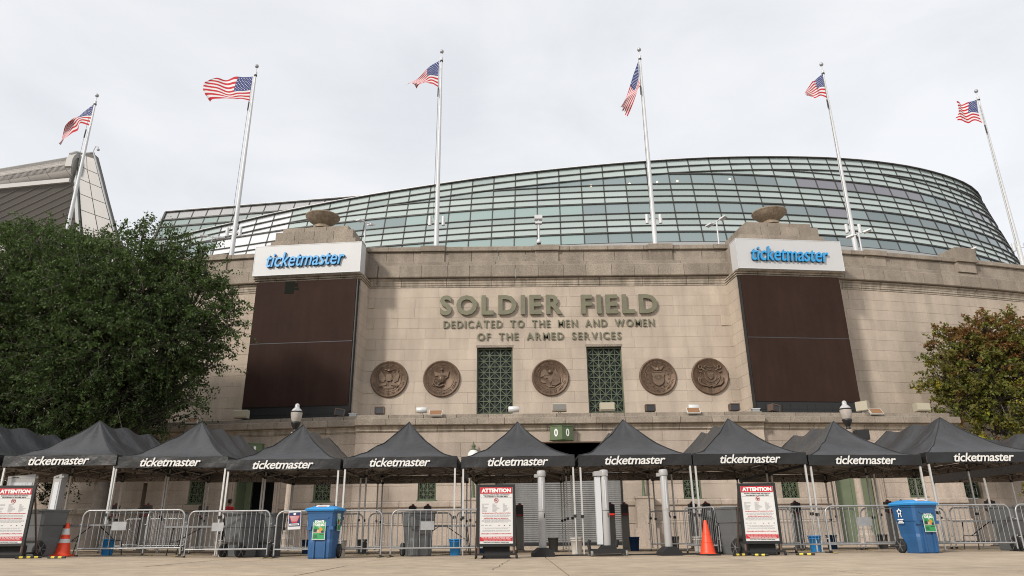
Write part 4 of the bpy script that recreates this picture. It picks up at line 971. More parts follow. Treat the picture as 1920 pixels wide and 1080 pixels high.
# ------------------------------------------------------------------ flagpoles and flags
POLES = [(-31.15, 44.7), (-17.95, 41.4), (-4.69, 40.0), (8.93, 40.0), (22.26, 41.8), (35.45, 45.2)]
FLAGS = [
[[(0.02, 31.2), (-0.67, 30.59), (-1.36, 29.71), (-1.93, 29.0), (-2.03, 27.78)], [(0.02, 30.22), (-0.59, 30.2), (-1.18, 29.79), (-1.63, 29.38), (-1.95, 27.72)], [(0.04, 29.25), (-0.69, 29.48), (-0.88, 28.99), (-1.4, 28.72), (-1.85, 27.7)]],
[[(-0.16, 31.04), (-0.78, 31.0), (-1.44, 31.02), (-2.27, 30.92), (-2.77, 31.01)], [(-0.2, 29.99), (-0.89, 29.9), (-1.72, 29.89), (-2.65, 30.16), (-3.54, 30.3)], [(-0.15, 29.04), (-0.81, 29.21), (-1.65, 29.3), (-2.46, 29.21), (-3.0, 29.11)]],
[[(-0.14, 31.15), (-0.71, 30.77), (-1.13, 30.25), (-1.88, 29.7), (-2.36, 29.15)], [(-0.19, 29.98), (-0.65, 30.01), (-1.12, 29.85), (-1.64, 29.5), (-2.0, 29.27)], [(-0.17, 29.01), (-0.59, 29.29), (-0.97, 29.49), (-1.3, 29.26), (-1.66, 29.06)]],
[[(-0.12, 30.99), (-0.52, 29.91), (-0.98, 28.55), (-1.28, 27.74), (-1.66, 27.25)], [(-0.17, 29.85), (-0.37, 29.08), (-0.69, 28.43), (-1.09, 27.74), (-1.4, 27.1)], [(-0.14, 28.9), (-0.29, 28.78), (-0.52, 28.08), (-0.81, 27.38), (-1.13, 26.64)]],
[[(-0.03, 31.13), (-0.43, 30.82), (-0.75, 30.57), (-1.09, 30.21), (-1.41, 29.8)], [(-0.09, 30.11), (-0.44, 30.08), (-0.7, 29.79), (-1.06, 29.67), (-1.44, 29.59)], [(-0.09, 29.11), (-0.39, 29.3), (-0.87, 29.1), (-1.0, 29.39), (-1.46, 29.45)]],
[[(-0.17, 31.16), (-0.54, 31.01), (-1.01, 30.9), (-1.38, 30.91), (-1.76, 31.09)], [(-0.29, 30.07), (-0.71, 30.12), (-1.2, 30.06), (-1.62, 30.17), (-1.86, 30.09)], [(-0.25, 29.11), (-0.77, 29.35), (-1.26, 29.14), (-1.71, 29.27), (-2.02, 29.53)]]]
FLAB = ['flag far left, its fly end folded and hanging down', 'fully unfurled flag on the second pole from the left', 'ragged flag blowing left with a drooping torn end, third pole', 'flag hanging almost straight down from the fourth pole', 'small bunched flag with a curled fly end on the fifth pole', 'tattered flag with torn streamer at its top on the rightmost pole']
PLAB = ['white flagpole rising behind the big green tree, leftmost', 'white flagpole second from the left, with the unfurled flag', 'white flagpole just right of the left pylon, third from the left', 'white flagpole fourth from the left, with the hanging flag', 'white flagpole fifth from the left, right of the right pylon', 'white flagpole rightmost, rising before the grandstand end']
def catrom(P, t):
    n = len(P) - 1; f = min(max(t * n, 0), n - 1e-6); i = int(f); u = f - i
    p0 = P[max(i - 1, 0)]; p1 = P[i]; p2 = P[i + 1]; p3 = P[min(i + 2, n)]
    return .5 * ((2 * p1) + (-p0 + p2) * u + (2 * p0 - 5 * p1 + 4 * p2 - p3) * u * u + (-p0 + 3 * p1 - 3 * p2 + p3) * u ** 3)
for fi, ((px, py), F, fl, pl) in enumerate(zip(POLES, FLAGS, FLAB, PLAB)):
    z0 = 16.0
    t = thing('flagpole', pl, 'flagpole', (px, py, z0), 0, 'white flagpoles along the parapet')
    b = MB(); b.tube([(0, 0, 0), (0, 0, 4), (0, 0, 8), (0, 0, 12), (0, 0, 15.1)], [.155, .142, .118, .092, .065], 14); b.build('pole', M['pole'], t)
    b = MB(); b.tube([(0, 0, 15.2), (0, 0, 15.42)], .095, 12); b.tube([(0, 0, 15.1), (0, 0, 15.2)], .105, 12, mi=1); b.tube([(0, 0, 15.42), (0, 0, 15.84)], .025, 6); b.build('truck_cap', [M['pole'], M['black']], t)
    b = MB(); b.lathe([(.02, -.14), (.08, -.12), (.12, -.07), (.14, 0), (.12, .07), (.08, .12), (.02, .14)], 16, c=(0, 0, 15.94)); b.build('ball_finial', M['steel'], t)
    b = MB(); b.tube([(-.13, -.16, 14.6), (-.15, -.18, 12.0), (-.2, -.2, 3.2)], .012, 4)
    b.tube([(-.15, -.14, 12.9), (-.16, -.16, 12.2)], .045, 6); b.build('halyard', M['black'], t)
    if fi != 0:
        for sx in (-1, 1):
            b = MB(); b.tube([(0, 0, 3.05), (sx * .38, -.1, 3.05)], .03, 6); b.tube([(sx * .42, -.12, 2.75), (sx * .42, -.12, 3.35)], .11, 10); b.build('pole_light', M['pole'], t)
    # flag
    f = thing('flag', fl, 'flag', (px, py, 0), 0, 'national flags flying from the poles')
    FX = np.array(F); rnd = random.Random(fi + 2)
    ph = rnd.uniform(0, 6); amp = (.22, .16, .24, .2, .24, .2)[fi]
    def cloth(s, v, off=0.):
        rows = [np.array([catrom([F[r][c][k] for c in range(5)], s) for k in range(2)]) for r in range(3)]
        # quadratic through the three rows
        p = rows[0] * (1 - v) * (1 - 2 * v) + rows[1] * 4 * v * (1 - v) + rows[2] * v * (2 * v - 1)
        y = -.05 + amp * s * math.sin(9 * s + 2.6 * v + ph) + .06 * math.sin(19 * s + 6 * v + ph) * s + .1 * s
        zz_ = p[1] + .035 * math.sin(15 * s + 3 * v + ph) * s
        return Vector((p[0], y + off, zz_))
    ns = 40
    for st_i in range(13):
        b = MB(); v0, v1 = st_i / 13, (st_i + 1) / 13; s_start = .4 if st_i < 7 else 0
        send = 1 - (.10 * rnd.random() if fi not in (0, 1) else .02 * rnd.random())
        if fi == 5 and 0 < st_i < 5: send = .95 - .05 * (st_i % 2)
        V = [];
        for k in range(ns + 1):
            s = s_start + (send - s_start) * k / ns; V += [cloth(s, v0), cloth(s, (v0 + v1) / 2), cloth(s, v1)]
        b.add(V, [(3 * k + j, 3 * k + 3 + j, 3 * k + 4 + j, 3 * k + 1 + j) for k in range(ns) for j in (0, 1)], 0, True)
        b.build('stripe', M['flag_red'] if st_i % 2 == 0 else M['flag_white'], f)
    b = MB(); nk = 14; V = [cloth(.4 * i / nk, 7 / 13 * j / nk) for j in range(nk + 1) for i in range(nk + 1)]
    b.add(V, [(j * (nk + 1) + i, j * (nk + 1) + i + 1, (j + 1) * (nk + 1) + i + 1, (j + 1) * (nk + 1) + i) for j in range(nk) for i in range(nk)], 0, True); b.build('canton', M['flag_blue'], f)
    b = MB()
    for r in range(9):
        for c in range(6 if r % 2 == 0 else 5):
            s = .4 * ((c + (.5 if r % 2 == 0 else 1.0)) / 6.0) ; v = 7 / 13 * (r + .9) / 9.8
            for o_ in (-.014, .014):
                V = [cloth(s, v, o_)] + [cloth(s + .015 * math.cos(PI / 2 + k * PI / 5) * (1 if k % 2 == 0 else .45), v - .025 * math.sin(PI / 2 + k * PI / 5) * (1 if k % 2 == 0 else .45), o_) for k in range(10)]
                b.add(V, [(0, 1 + k, 1 + (k + 1) % 10) for k in range(10)])
    o = b.build('stars', M['flag_white'], f); o['kind'] = 'stuff'
    b = MB(); b.bar(cloth(0, 0) + Vector((.02, 0, 0)), cloth(0, 1) + Vector((.02, 0, 0)), .03, .03); b.build('heading_band', M['flag_white'], f)

# ------------------------------------------------------------------ trees
def leaf_mesh(name, pts, nrm, size, tint, m, aspect=.55):
    """one kite shaped leaf per point"""
    n = len(pts); rs = np.random.RandomState(5)
    d = rs.normal(size=(n, 3)); d[:, 2] -= .25; d -= nrm * 0; d /= np.linalg.norm(d, axis=1)[:, None]
    e = np.cross(d, nrm + rs.normal(scale=.6, size=(n, 3))); e /= np.maximum(np.linalg.norm(e, axis=1)[:, None], 1e-6)
    sz = (size * rs.uniform(.7, 1.3, n))[:, None]
    a = pts; b = pts + d * sz * .45 + e * sz * aspect * .5; c = pts + d * sz; f = pts + d * sz * .45 - e * sz * aspect * .5
    V = np.stack([a, b, c, f], 1).reshape(-1, 3).astype(np.float32)
    me = bpy.data.meshes.new(name); me.vertices.add(4 * n); me.vertices.foreach_set('co', V.ravel())
    me.loops.add(4 * n); me.loops.foreach_set('vertex_index', np.arange(4 * n, dtype=np.int32)); me.polygons.add(n)
    me.polygons.foreach_set('loop_start', np.arange(0, 4 * n, 4, dtype=np.int32)); me.polygons.foreach_set('loop_total', np.full(n, 4, np.int32))
    me.update(calc_edges=True)
    at = me.attributes.new('tint', 'FLOAT', 'FACE'); at.data.foreach_set('value', np.clip(tint, 0, 1).astype(np.float32)); me.materials.append(m); return me
def grow(seed, base, tips_centers, trunk_r, fork):
    """limbs from the base to each crown cluster; returns limb mesh builder and twig tips"""
    r_ = random.Random(seed); b = MB(); base = Vector(base); fork = Vector(fork)
    b.tube([base + Vector((0, 0, -.3)), base.lerp(fork, .3) + Vector((.1, 0, 0)), fork], [trunk_r * 1.25, trunk_r, trunk_r * .8], 12)
    twigs = []
    for c, rad in tips_centers:
        c = Vector(c); mid = fork.lerp(c, .5) + Vector((r_.uniform(-.4, .4), r_.uniform(-.3, .3), r_.uniform(.0, .6)))
        b.tube([fork, fork.lerp(mid, .5) + Vector((0, 0, .1)), mid, c], [trunk_r * .5, trunk_r * .38, trunk_r * .25, trunk_r * .10], 7)
        for k in range(int(12 * rad)):
            d = Vector((r_.gauss(0, 1), r_.gauss(0, 1), r_.gauss(0, 1) * .8)).normalized(); st_ = mid.lerp(c, r_.uniform(.2, 1)); e = c + d * rad * r_.uniform(.65, 1.05)
            m_ = st_.lerp(e, .5) + Vector((0, 0, .12)); b.tube([st_, m_, e], [.035, .022, .008], 4, cap=False); twigs.append((st_, m_, e))
    return b, twigs
def crown(seed, centers, n_spray, leaves, size, m, tint_fn, name, spray_len=.9, fill=.45):
    rs = np.random.RandomState(seed); P = []; Nn = []; Ti = []
    w = np.array([r ** 2.2 for c, r in centers]); w /= w.sum()
    tw = MB()
    C = np.array([c for c, r in centers]); Rr = np.array([r for c, r in centers])
    for k in range(n_spray):
        i = rs.choice(len(centers), p=w); c, r = C[i], Rr[i]
        d = rs.normal(size=3); d /= np.linalg.norm(d); rr = r * (fill + (1.04 - fill) * rs.rand() ** .45)
        p0 = c + d * rr * np.array([1, .9, .92])
        # skip sprays deep inside other clusters
        dd = np.linalg.norm((C - p0), axis=1) / Rr
        if (dd < .5).sum() > 0 and rs.rand() < .75: continue
        out_ = d + rs.normal(scale=.35, size=3); out_[2] += .12; out_ /= np.linalg.norm(out_)
        L_ = spray_len * rs.uniform(.5, 1.25); nl = int(leaves * rs.uniform(.6, 1.3)); t = rs.rand(nl) ** .8
        curve = p0 + out_ * (t * L_)[:, None]; curve[:, 2] -= .22 * L_ * t ** 2
        side = np.cross(out_, [0, 0, 1.]); side /= max(np.linalg.norm(side), 1e-6)
        spread = rs.normal(scale=.16 * L_, size=nl) * (1.15 - t)
        pts = curve + side * spread[:, None] + rs.normal(scale=.05 * L_, size=(nl, 3))
        P.append(pts); Nn.append(np.tile([0, 0, 1.], (nl, 1))); Ti.append(np.clip(rs.normal(tint_fn(p0, rs), .07, nl), 0, 1))
        if rs.rand() < .6:
            e = p0 + out_ * L_ * .9; tw.tube([p0 - out_ * .3, (p0 + e) / 2, e], [.014, .010, .004], 3, cap=False)
    P = np.concatenate(P); return leaf_mesh(name, P, np.concatenate(Nn), size, np.concatenate(Ti), m), tw
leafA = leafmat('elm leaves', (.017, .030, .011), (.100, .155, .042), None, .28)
leafB = leafmat('ash leaves', (.22, .095, .038), (.135, .19, .036), (.42, .38, .05), .4)
def tree(name, label, base, fork, tr, centers, seed, n_spray, leaves, size, m, tint, spray=.9):
    t = thing(name, label, 'tree', base); B = Vector(base); loc = [((c[0] - B.x, c[1] - B.y, c[2] - B.z), r) for c, r in centers]
    lb, tw = grow(seed, (0, 0, 0), loc, tr, Vector(fork) - B); 
    lm, twm = crown(seed, [(np.array(c), r) for c, r in loc], n_spray, leaves, size, m, lambda p, rs: tint(p + np.array(B), rs), 'crown', spray)
    lb.build('trunk', M['bark'], t)
    o = link('crown', lm, t); twm.build('twigs', M['bark_lt'], t)['kind'] = 'stuff'
    return t
cl = lambda p, f=.9: math.sin(f * p[0] + 1.3 * math.sin(f * 1.1 * p[2])) * math.sin(f * 1.2 * p[1] + .7) * .5 + math.sin(f * 1.9 * p[2] + f * 1.3 * p[0]) * .5
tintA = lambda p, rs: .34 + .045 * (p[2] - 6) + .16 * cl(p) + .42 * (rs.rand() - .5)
Ya = 30
lobes = [((-17.6, 30.0, 11.7), 1.75), ((-19.6, 30.3, 12.2), 1.45), ((-15.7, 30.3, 12.0), 1.15), ((-16.9, 29.6, 10.3), 1.9), ((-14.5, 30.0, 10.5), 1.35), ((-13.4, 30.2, 9.9), .8), ((-14.0, 29.9, 8.5), 1.05), ((-15.2, 29.4, 8.6), 1.7), ((-17.3, 29.2, 8.3), 2.1),
         ((-14.8, 30.0, 7.0), .95), ((-16.6, 29.4, 6.4), 1.5), ((-18.7, 29.4, 6.2), 1.7), ((-19.3, 29.6, 10.2), 2.0), ((-19.0, 29.6, 7.9), 2.0), ((-14.0, 30.1, 11.9), .6), ((-15.3, 30.2, 13.1), .55), ((-16.4, 30.2, 13.5), .7), ((-18.6, 30.2, 13.6), .7), ((-17.9, 30.4, 4.4), 1.1), ((-16.3, 30.4, 4.8), .8),
         ((-12.8, 30.2, 10.6), .4), ((-12.7, 30.1, 9.5), .45), ((-13.2, 30.0, 7.7), .5), ((-14.0, 30.0, 6.1), .5), ((-15.0, 30.1, 5.5), .55), ((-17.4, 30.2, 14.1), .4), ((-19.9, 30.2, 13.9), .5), ((-14.4, 30.2, 12.9), .35)]
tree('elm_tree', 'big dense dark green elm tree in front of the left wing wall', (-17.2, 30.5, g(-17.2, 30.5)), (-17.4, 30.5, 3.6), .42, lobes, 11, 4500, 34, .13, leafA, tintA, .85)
tree('elm_tree', 'dark green elm tree at the far left edge behind the tents', (-23.6, 31.5, g(-23.6, 31.5)), (-23.5, 31.5, 4.0), .40,
     [((-22.4, 31.0, 12.8), 2.1), ((-24.6, 31, 12.6), 2.2), ((-21.6, 30.4, 10.6), 2.2), ((-24.0, 30.6, 9.9), 2.4), ((-21.6, 30.2, 8.2), 2.1), ((-24.2, 30.4, 7.3), 2.2), ((-21.8, 30.4, 6.2), 1.7), ((-26.4, 31, 10.5), 2.4), ((-26.5, 31, 7.2), 2.4), ((-28.6, 31, 8.6), 2.4), ((-24.4, 30.6, 4.9), 1.8), ((-22.2, 30.8, 4.6), 1.4), ((-20.6, 30.4, 5.4), 1.6), ((-23, 34.2, 6.4), 2.3), ((-20.6, 34.6, 7.0), 2.0), ((-25.2, 34, 4.4), 2.1), ((-21.6, 34.2, 4.0), 1.1), ((-18.6, 34.8, 7.6), 1.5), ((-22.8, 34, 3.0), .9), ((-19.6, 30.3, 4.6), 1.0), ((-27.4, 31, 5.0), 1.9), ((-23.2, 31.2, 13.8), .9), ((-21.1, 31.2, 13.5), .8)],
     12, 7200, 34, .13, leafA, tintA)
tree('elm_tree', 'dark elm tree just beyond the left edge whose crown shades the wing wall', (-30.0, 30.5, g(-30, 30.5)), (-30, 30.5, 4.0), .40,
     [((-29.5, 31, 12.0), 2.4), ((-31.5, 31, 10.5), 2.4), ((-28.6, 30.6, 9.6), 2.4), ((-30.6, 30.4, 7.6), 2.6), ((-28.4, 30.4, 6.6), 2.0), ((-32.4, 31, 7.2), 2.0)],
     14, 2600, 30, .14, leafA, tintA)
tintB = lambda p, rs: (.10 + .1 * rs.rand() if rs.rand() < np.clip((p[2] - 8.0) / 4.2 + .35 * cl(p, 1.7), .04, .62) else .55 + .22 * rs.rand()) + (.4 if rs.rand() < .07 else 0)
tree('ash_tree', 'ash tree turning reddish brown and yellow at the right end of the ledge', (26.7, 37.0, g(26, 37)), (26.4, 37.0, 4.6), .26,
     [((25.7, 37, 10.3), 1.25), ((24.2, 37, 9.9), 1.0), ((27.4, 37.2, 10.5), 1.3), ((23.3, 37, 8.5), .95), ((25.0, 36.7, 8.8), 1.35), ((27.0, 36.7, 8.8), 1.5), ((22.6, 37.1, 8.3), .55), ((23.9, 36.9, 7.1), 1.0), ((25.6, 36.5, 7.0), 1.2), ((27.6, 36.7, 7.0), 1.3), ((29.0, 37, 9.2), 1.4), ((29.2, 37, 7.2), 1.3), ((23.4, 37.1, 6.6), .7), ((24.9, 36.9, 5.3), .8), ((26.0, 37.2, 5.0), .7), ((23.5, 37.1, 10.7), .35), ((25.9, 37.1, 11.5), .35), ((27.3, 36.8, 2.6), .9)],
     13, 1750, 30, .175, leafB, tintB, .75)
# ------------------------------------------------------------------ tents (3 m wide, 6 m deep, three peaks on the ridge)
EAVE, PK, VH = 2.43, 3.56, .275
def canopy_z(x, y, var):
    t = max(abs(x) / 1.5, (1.5 - y) / 1.5, (y - 4.5) / 1.5, 0.); t = min(t, 1)
    yr = min(max(y, 1.5), 4.5); sr = math.sin(PI * (yr - 1.5) / 1.5) ** 2
    h = (PK - EAVE) * (1 - .105 * sr)
    z = EAVE + h * (1 - t) ** 1.6
    if 1.5 < y < 4.5: z -= .055 * math.sin(PI * y / 1.5) ** 2 * 4 * t * (1 - t)
    else:
        q = (x / max(1.5 * t, .02)); q = min(1, abs(q)); z -= .05 * (1 - q * q) * 4 * t * (1 - t)
    a = math.atan2(x, (y - (1.5 if y < 3 else 4.5)) + 1e-6)
    z += .030 * math.sin(9 * a + var) * math.exp(-2.2 * t) * min(1, t * 6) + .02 * math.sin(5.1 * x + 3.3 * y + var * 2) * t * (1 - t) * 2 + .016 * math.sin(13 * y + 4 * x + var) * t * (1 - t) * 2
    z += .022 * math.sin(6.5 * (x * .8 + y) + 2 * math.sin(2.2 * x + var)) * t * (1 - t) * 2.2 + .014 * math.sin(19 * x * (1 - t) + 5 * var) * t * (1 - t)
    return z
def tent_proto(var):
    root = thing('canopy_tent', 'black canopy tent', 'canopy tent', (0, 0, 0))
    b = MB(); NT = 22; V = []; ring = None
    for k in range(NT + 1):
        t_ = k / NT; hw = 1.5 * t_; y0_, y1_ = 1.5 - hw, 4.5 + hw; P_ = []
        for i in range(20): P_.append((-hw + 2 * hw * i / 20, y0_))
        ysd = [y0_ + (1.5 - y0_) * i / 8 for i in range(8)] + [1.5 + 3 * i / 24 for i in range(24)] + [4.5 + (y1_ - 4.5) * i / 8 for i in range(8)]
        P_ += [(hw, y) for y in ysd] + [(hw - 2 * hw * i / 20, y1_) for i in range(20)] + [(-hw, 6 - y) for y in ysd]
        ring = len(P_); V += [(x, y, canopy_z(x, y, var)) for x, y in P_]
    b.add(V, [(k * ring + i, (k + 1) * ring + i, (k + 1) * ring + (i + 1) % ring, k * ring + (i + 1) % ring) for k in range(NT) for i in range(ring)], 0, True)
    cm = b.mesh('roof_canopy', M['fabric'], False); link('roof_canopy', cm, root)
    for sx in (-1, 1):
        for (y0, y1) in ((1.5, 0), (4.5, 6)):
            b = MB(); b.tube([(sx * 1.5 * k / 12, y0 + (y1 - y0) * k / 12, canopy_z(sx * 1.5 * k / 12, y0 + (y1 - y0) * k / 12, var) + .004) for k in range(13)], .011, 4, cap=False); b.build('hip_seam', M['valance'], root)
    # valances, slightly wavy, with an edge thickness
    def val(p0, p1, nrm, seedv, text, back=False, flip_text=False):
        b = MB(); n = 30; d = Vector(p1) - Vector(p0); V = []; nz = 4
        for th in (0, .008):
            for j in range(nz + 1):
                for i in range(n + 1):
                    u = i / n; w_ = .012 * math.sin(9 * u + seedv) * (j / nz) + .007 * math.sin(23 * u + seedv * 2 + j) * (j / nz) + .01 * (j / nz)
                    zz_ = EAVE + .003 - VH * j / nz + (.006 * math.sin(7 * u + seedv) if j == nz else 0) - .012 * math.sin(PI * u) * (j == 0)
                    V.append(Vector(p0) + d * u + Vector(nrm) * (w_ - th) + Vector((0, 0, zz_)))
        o = (nz + 1) * (n + 1)
        for th in (0, 1): b.add(V[th * o:(th + 1) * o], [(j * (n + 1) + i, j * (n + 1) + i + 1, (j + 1) * (n + 1) + i + 1, (j + 1) * (n + 1) + i) for j in range(nz) for i in range(n)], th, True)
        vb = b.build('valance', [M['valance'], M['lining']], root)
        if text == 'front':
            me = text_fit('ticketmaster', 1.60, .225, .003, [M['tmtext']], bold=.014, shear=.26, spacing=.93, res=3)
            link('printed_lettering', me, vb, T(.0, -.040, EAVE - .135, 0))
        if text == 'back':
            me = text_fit('ticketmaster', 1.50, .20, .002, [M['tmback']], bold=.012, shear=.26, spacing=.93, res=2, flip=True)
            link('printed_lettering', me, vb, T(-.0, 5.968, EAVE - .155, 0))
        if text == 'side':
            me = text_fit('ticketmaster', 1.50, .20, .002, [M['tmback']], bold=.012, shear=.26, spacing=.93, res=2, flip=True)
            sx = 1 if p0[0] > 0 else -1
            for yy in (1.5, 4.5): link('printed_lettering', me, vb, T(sx * 1.462, yy, EAVE - .15, -sx * PI / 2))
    val((-1.5, 0, 0), (1.5, 0, 0), (0, -1, 0), var, 'front'); val((-1.5, 6, 0), (1.5, 6, 0), (0, 1, 0), var + 1, 'back')
    val((-1.5, 0, 0), (-1.5, 6, 0), (-1, 0, 0), var + 2, 'side'); val((1.5, 0, 0), (1.5, 6, 0), (1, 0, 0), var + 3, 'side')
    # legs
    for x in (-1.45, 1.45):
        for y in (.05, 3.0, 5.95):
            b = MB(); b.box(x - .022, x + .022, y - .022, y + .022, .9, EAVE - .04); b.box(x - .016, x + .016, y - .016, y + .016, 0.0, .92)
            lg = b.build('leg', M['alu'], root)
            [MB().box(x - .038, x + .038, y - .038, y + .038, za_, zb_).build('leg_bracket', M['black'], lg) for za_, zb_ in ((.88, .95), (EAVE - .29, EAVE - .21), (EAVE - .07, EAVE - .02))]
            q = MB(); q.box(x - .045, x + .045, y - .045, y + .045, 0, .012); q.build('foot_plate', M['steel'], lg)
    # scissor truss
    b = MB(); jt = MB()
    def scis(p0, p1, n):
        p0 = Vector(p0); p1 = Vector(p1)
        for k in range(n):
            a = p0.lerp(p1, k / n); c = p0.lerp(p1, (k + 1) / n); lo, hi = Vector((0, 0, EAVE - .24)), Vector((0, 0, EAVE - .04))
            b.bar(a + lo, c + hi, .015, .02); b.bar(a + hi + Vector((.01, .01, 0)), c + lo + Vector((.01, .01, 0)), .015, .02)
            m = (a + c) / 2 + (lo + hi) / 2; jt.box(m.x - .02, m.x + .02, m.y - .02, m.y + .02, m.z - .02, m.z + .02)
            for q in (a + lo, a + hi): jt.box(q.x - .022, q.x + .022, q.y - .022, q.y + .022, q.z - .022, q.z + .022)
    for y in (.06, 3.0, 5.94): scis((-1.43, y, 0), (1.43, y, 0), 3)
    for x in (-1.44, 1.44): scis((x, .06, 0), (x, 3, 0), 3); scis((x, 3, 0), (x, 5.94, 0), 3)
    for y in (1.5, 4.5):
        for sx in (-1, 1):
            b.bar((sx * 1.43, y, EAVE - .06), (0, y, PK - .78), .018, .024); b.bar((sx * 1.43, y, EAVE - .26), (0, y, PK - .98), .018, .024)
    for y in (1.5, 3, 4.5): b.bar((0, y, PK - .98), (0, y, PK - (.03 if y != 3 else .06)), .03, .03); jt.box(-.05, .05, y - .05, y + .05, PK - .98, PK - .90)
    for sx in (-1, 1): b.bar((sx * 1.43, .06, EAVE - .05), (0, 1.5, PK - .80), .018, .024); b.bar((sx * 1.43, 5.94, EAVE - .05), (0, 4.5, PK - .80), .018, .024)
    tr = b.build('scissor_truss', M['alu_dk'], root); tr['kind'] = 'stuff'; jt.build('truss_joints', M['black'], tr)['kind'] = 'stuff'
    return root
protos = [tent_proto(v) for v in (0.3, 2.1, 4.4)]
TENTS = [(-12.02, 18.95, .10, 'second canopy tent from the left, above the left attention board and walk-through detector'), (-9.10, 18.98, .035, 'canopy tent third from the left, its peak below the tree edge'),
         (-6.08, 18.95, .015, 'canopy tent just below the left street lamp'), (-3.0, 18.95, 0.0, 'canopy tent behind the left blue bin, between lamp and shutter'), (.13, 18.92, 0, 'canopy tent over the central attention board'),
         (3.22, 18.92, 0, 'canopy tent right of the green gate number box, over three detector posts'), (6.25, 18.92, .0, 'canopy tent above the right attention board and orange cone'), (9.3, 18.98, -.02, 'canopy tent just below the right street lamp'),
         (12.42, 18.95, .04, 'canopy tent above the right blue bin, its ridge peaks trailing left'), (-15.2, 18.9, .12, 'leftmost canopy tent, cut off by the left edge of the view'), (17.2, 21.2, .05, 'canopy tent set back at the far right edge')]
used = set()
for i, (x, y, dz, lab) in enumerate(TENTS):
    k = (i * 2 + (i // 3)) % 3
    if k not in used: used.add(k); r = protos[k]
    else: r = dup(protos[k])
    r.location = (x, y, g(x, y) + dz * .35); r['label'] = lab; r['group'] = 'canopy tents in a row before the gate'; r.scale = (1, 1, 1 + random.uniform(-.010, .014)); r.rotation_euler = (random.uniform(-.006, .006), random.uniform(-.009, .009), random.uniform(-.012, .012))
for k in range(3):
    if k not in used: raise RuntimeError('unused tent')

# ------------------------------------------------------------------ buckets that weigh the legs down
def bucket(x, y, col, lab, s=1.0, h=.40):
    t = thing('bucket', lab, 'bucket', (x, y, g(x, y)), 0, None)
    b = MB(); b.lathe([(.12 * s, 0), (.125 * s, .01), (.155 * s, h), (.165 * s, h), (.165 * s, h - .03), (.14 * s, h - .02), (.13 * s, h - .06), (.01, h - .07)], 20); b.build('bucket_body', M[col], t)
    q = MB(); q.lathe([(.158 * s, h * .8), (.163 * s, h * .8), (.164 * s, h * .84), (.158 * s, h * .84)], 20); q.build('bucket_band', M[col], t)
    return t
for x, y, c, lab in ((-10.45, 19.1, 'bucket_b', 'bright blue bucket at the tent legs left behind the barriers'), (-7.55, 19.2, 'bucket_w', 'pale bucket at the tent legs beside the grey wheeled bin'), (-4.5, 19.2, 'bucket_w', 'pale bucket half hidden behind the left blue bin'),
                     (-1.52, 19.05, 'bucket_b', 'bright blue bucket left of the central attention board'), (1.60, 19.15, 'bucket_w', 'off white bucket at tent legs between two detector posts'), (4.75, 19.1, 'bucket_w', 'pale bucket behind the barrier left of the orange cone'),
                     (7.72, 19.1, 'bucket_b', 'bright blue bucket right of the right attention board'), (-1.0, 22.0, 'bucket_n', 'navy bucket behind the central attention board barrier'), (-7.55, 22.1, 'bucket_n', 'navy bucket behind the grey wheeled bin'),
                     (-8.1 + 1.9, 22.2, 'bucket_n', 'navy bucket seen below the black and red notice'), (-4.5, 22.0, 'bucket_g', 'dark grey bucket behind barriers right of the left blue bin'), (1.15, 22.0, 'bucket_g', 'grey bucket before the roller shutter'), (3.6, 22.3, 'bucket_n', 'dark bucket left of the third detector post'),
                     (4.75, 22.1, 'bucket_g', 'grey bucket right of the third detector post'), (7.8 + 1.6, 22.0, 'bucket_n', 'navy bucket behind barriers before the right doors'), (10.9, 22.0, 'bucket_g', 'grey bucket behind the right blue bin')):
    bucket(x, y, c, lab)

# ------------------------------------------------------------------ crowd barriers
def barrier_proto(w=2.5, plate=False):
    t = thing('crowd_barrier', 'galvanised crowd barrier', 'barrier'); h = 1.09; r = .17
    b = MB(); P = [(-w / 2, 0, .02), (-w / 2, 0, h - r)] + [(-w / 2 + r - r * math.cos(a * PI / 12), 0, h - r + r * math.sin(a * PI / 12)) for a in range(1, 6)] + [(-w / 2 + r, 0, h), (w / 2 - r, 0, h)] + [(w / 2 - r + r * math.sin(a * PI / 12), 0, h - r + r * math.cos(a * PI / 12)) for a in range(1, 6)] + [(w / 2, 0, h - r), (w / 2, 0, .02)]
    b.tube(P, .021, 8); b.tube([(-w / 2, 0, .2), (w / 2, 0, .2)], .019, 8); fr = b.build('barrier_frame', M['steel'], t)
    bm_ = MB(); bm_.tube([(0, 0, .2), (0, 0, h)], .0085, 6); me = bm_.mesh('upright_bar', M['steel'])
    n = 17
    for k in range(1, n):
        x = -w / 2 + w * k / n; o = link('upright_bar', me, t, T(x, 0, 0))
        if k in (1, n - 1): o.scale = (1, 1, .955); o.location.z = .009
    for sx in (-1, 1):
        q = MB(); q.box(sx * w / 2 - .035, sx * w / 2 + .035, -.30, .30, 0, .012); q.box(sx * w / 2 - .025, sx * w / 2 + .025, -.025, .025, .012, .06); q.box(sx * w / 2 - .036, sx * w / 2 + .036, -.30, -.22, .0125, .016, mi=1); q.build('foot', [M['black'], M['yellow']], t)
    q = MB()
    for z in (.35, .78): q.tube([(w / 2, 0, z), (w / 2 + .07, 0, z), (w / 2 + .08, 0, z + .05)], .008, 5); q.tube([(-w / 2, 0, z - .02), (-w / 2 - .05, 0, z - .02), (-w / 2 - .05, .03, z - .02)], .012, 5)
    q.build('hook', M['steel'], t)
    if plate: q = MB(); q.box(-w / 2 + .75, -w / 2 + 1.1, -.016, -.010, .62, .82); q.build('plate', M['steel'], t)
    return t
bp = {False: barrier_proto(), True: barrier_proto(plate=True)}; bused = set()
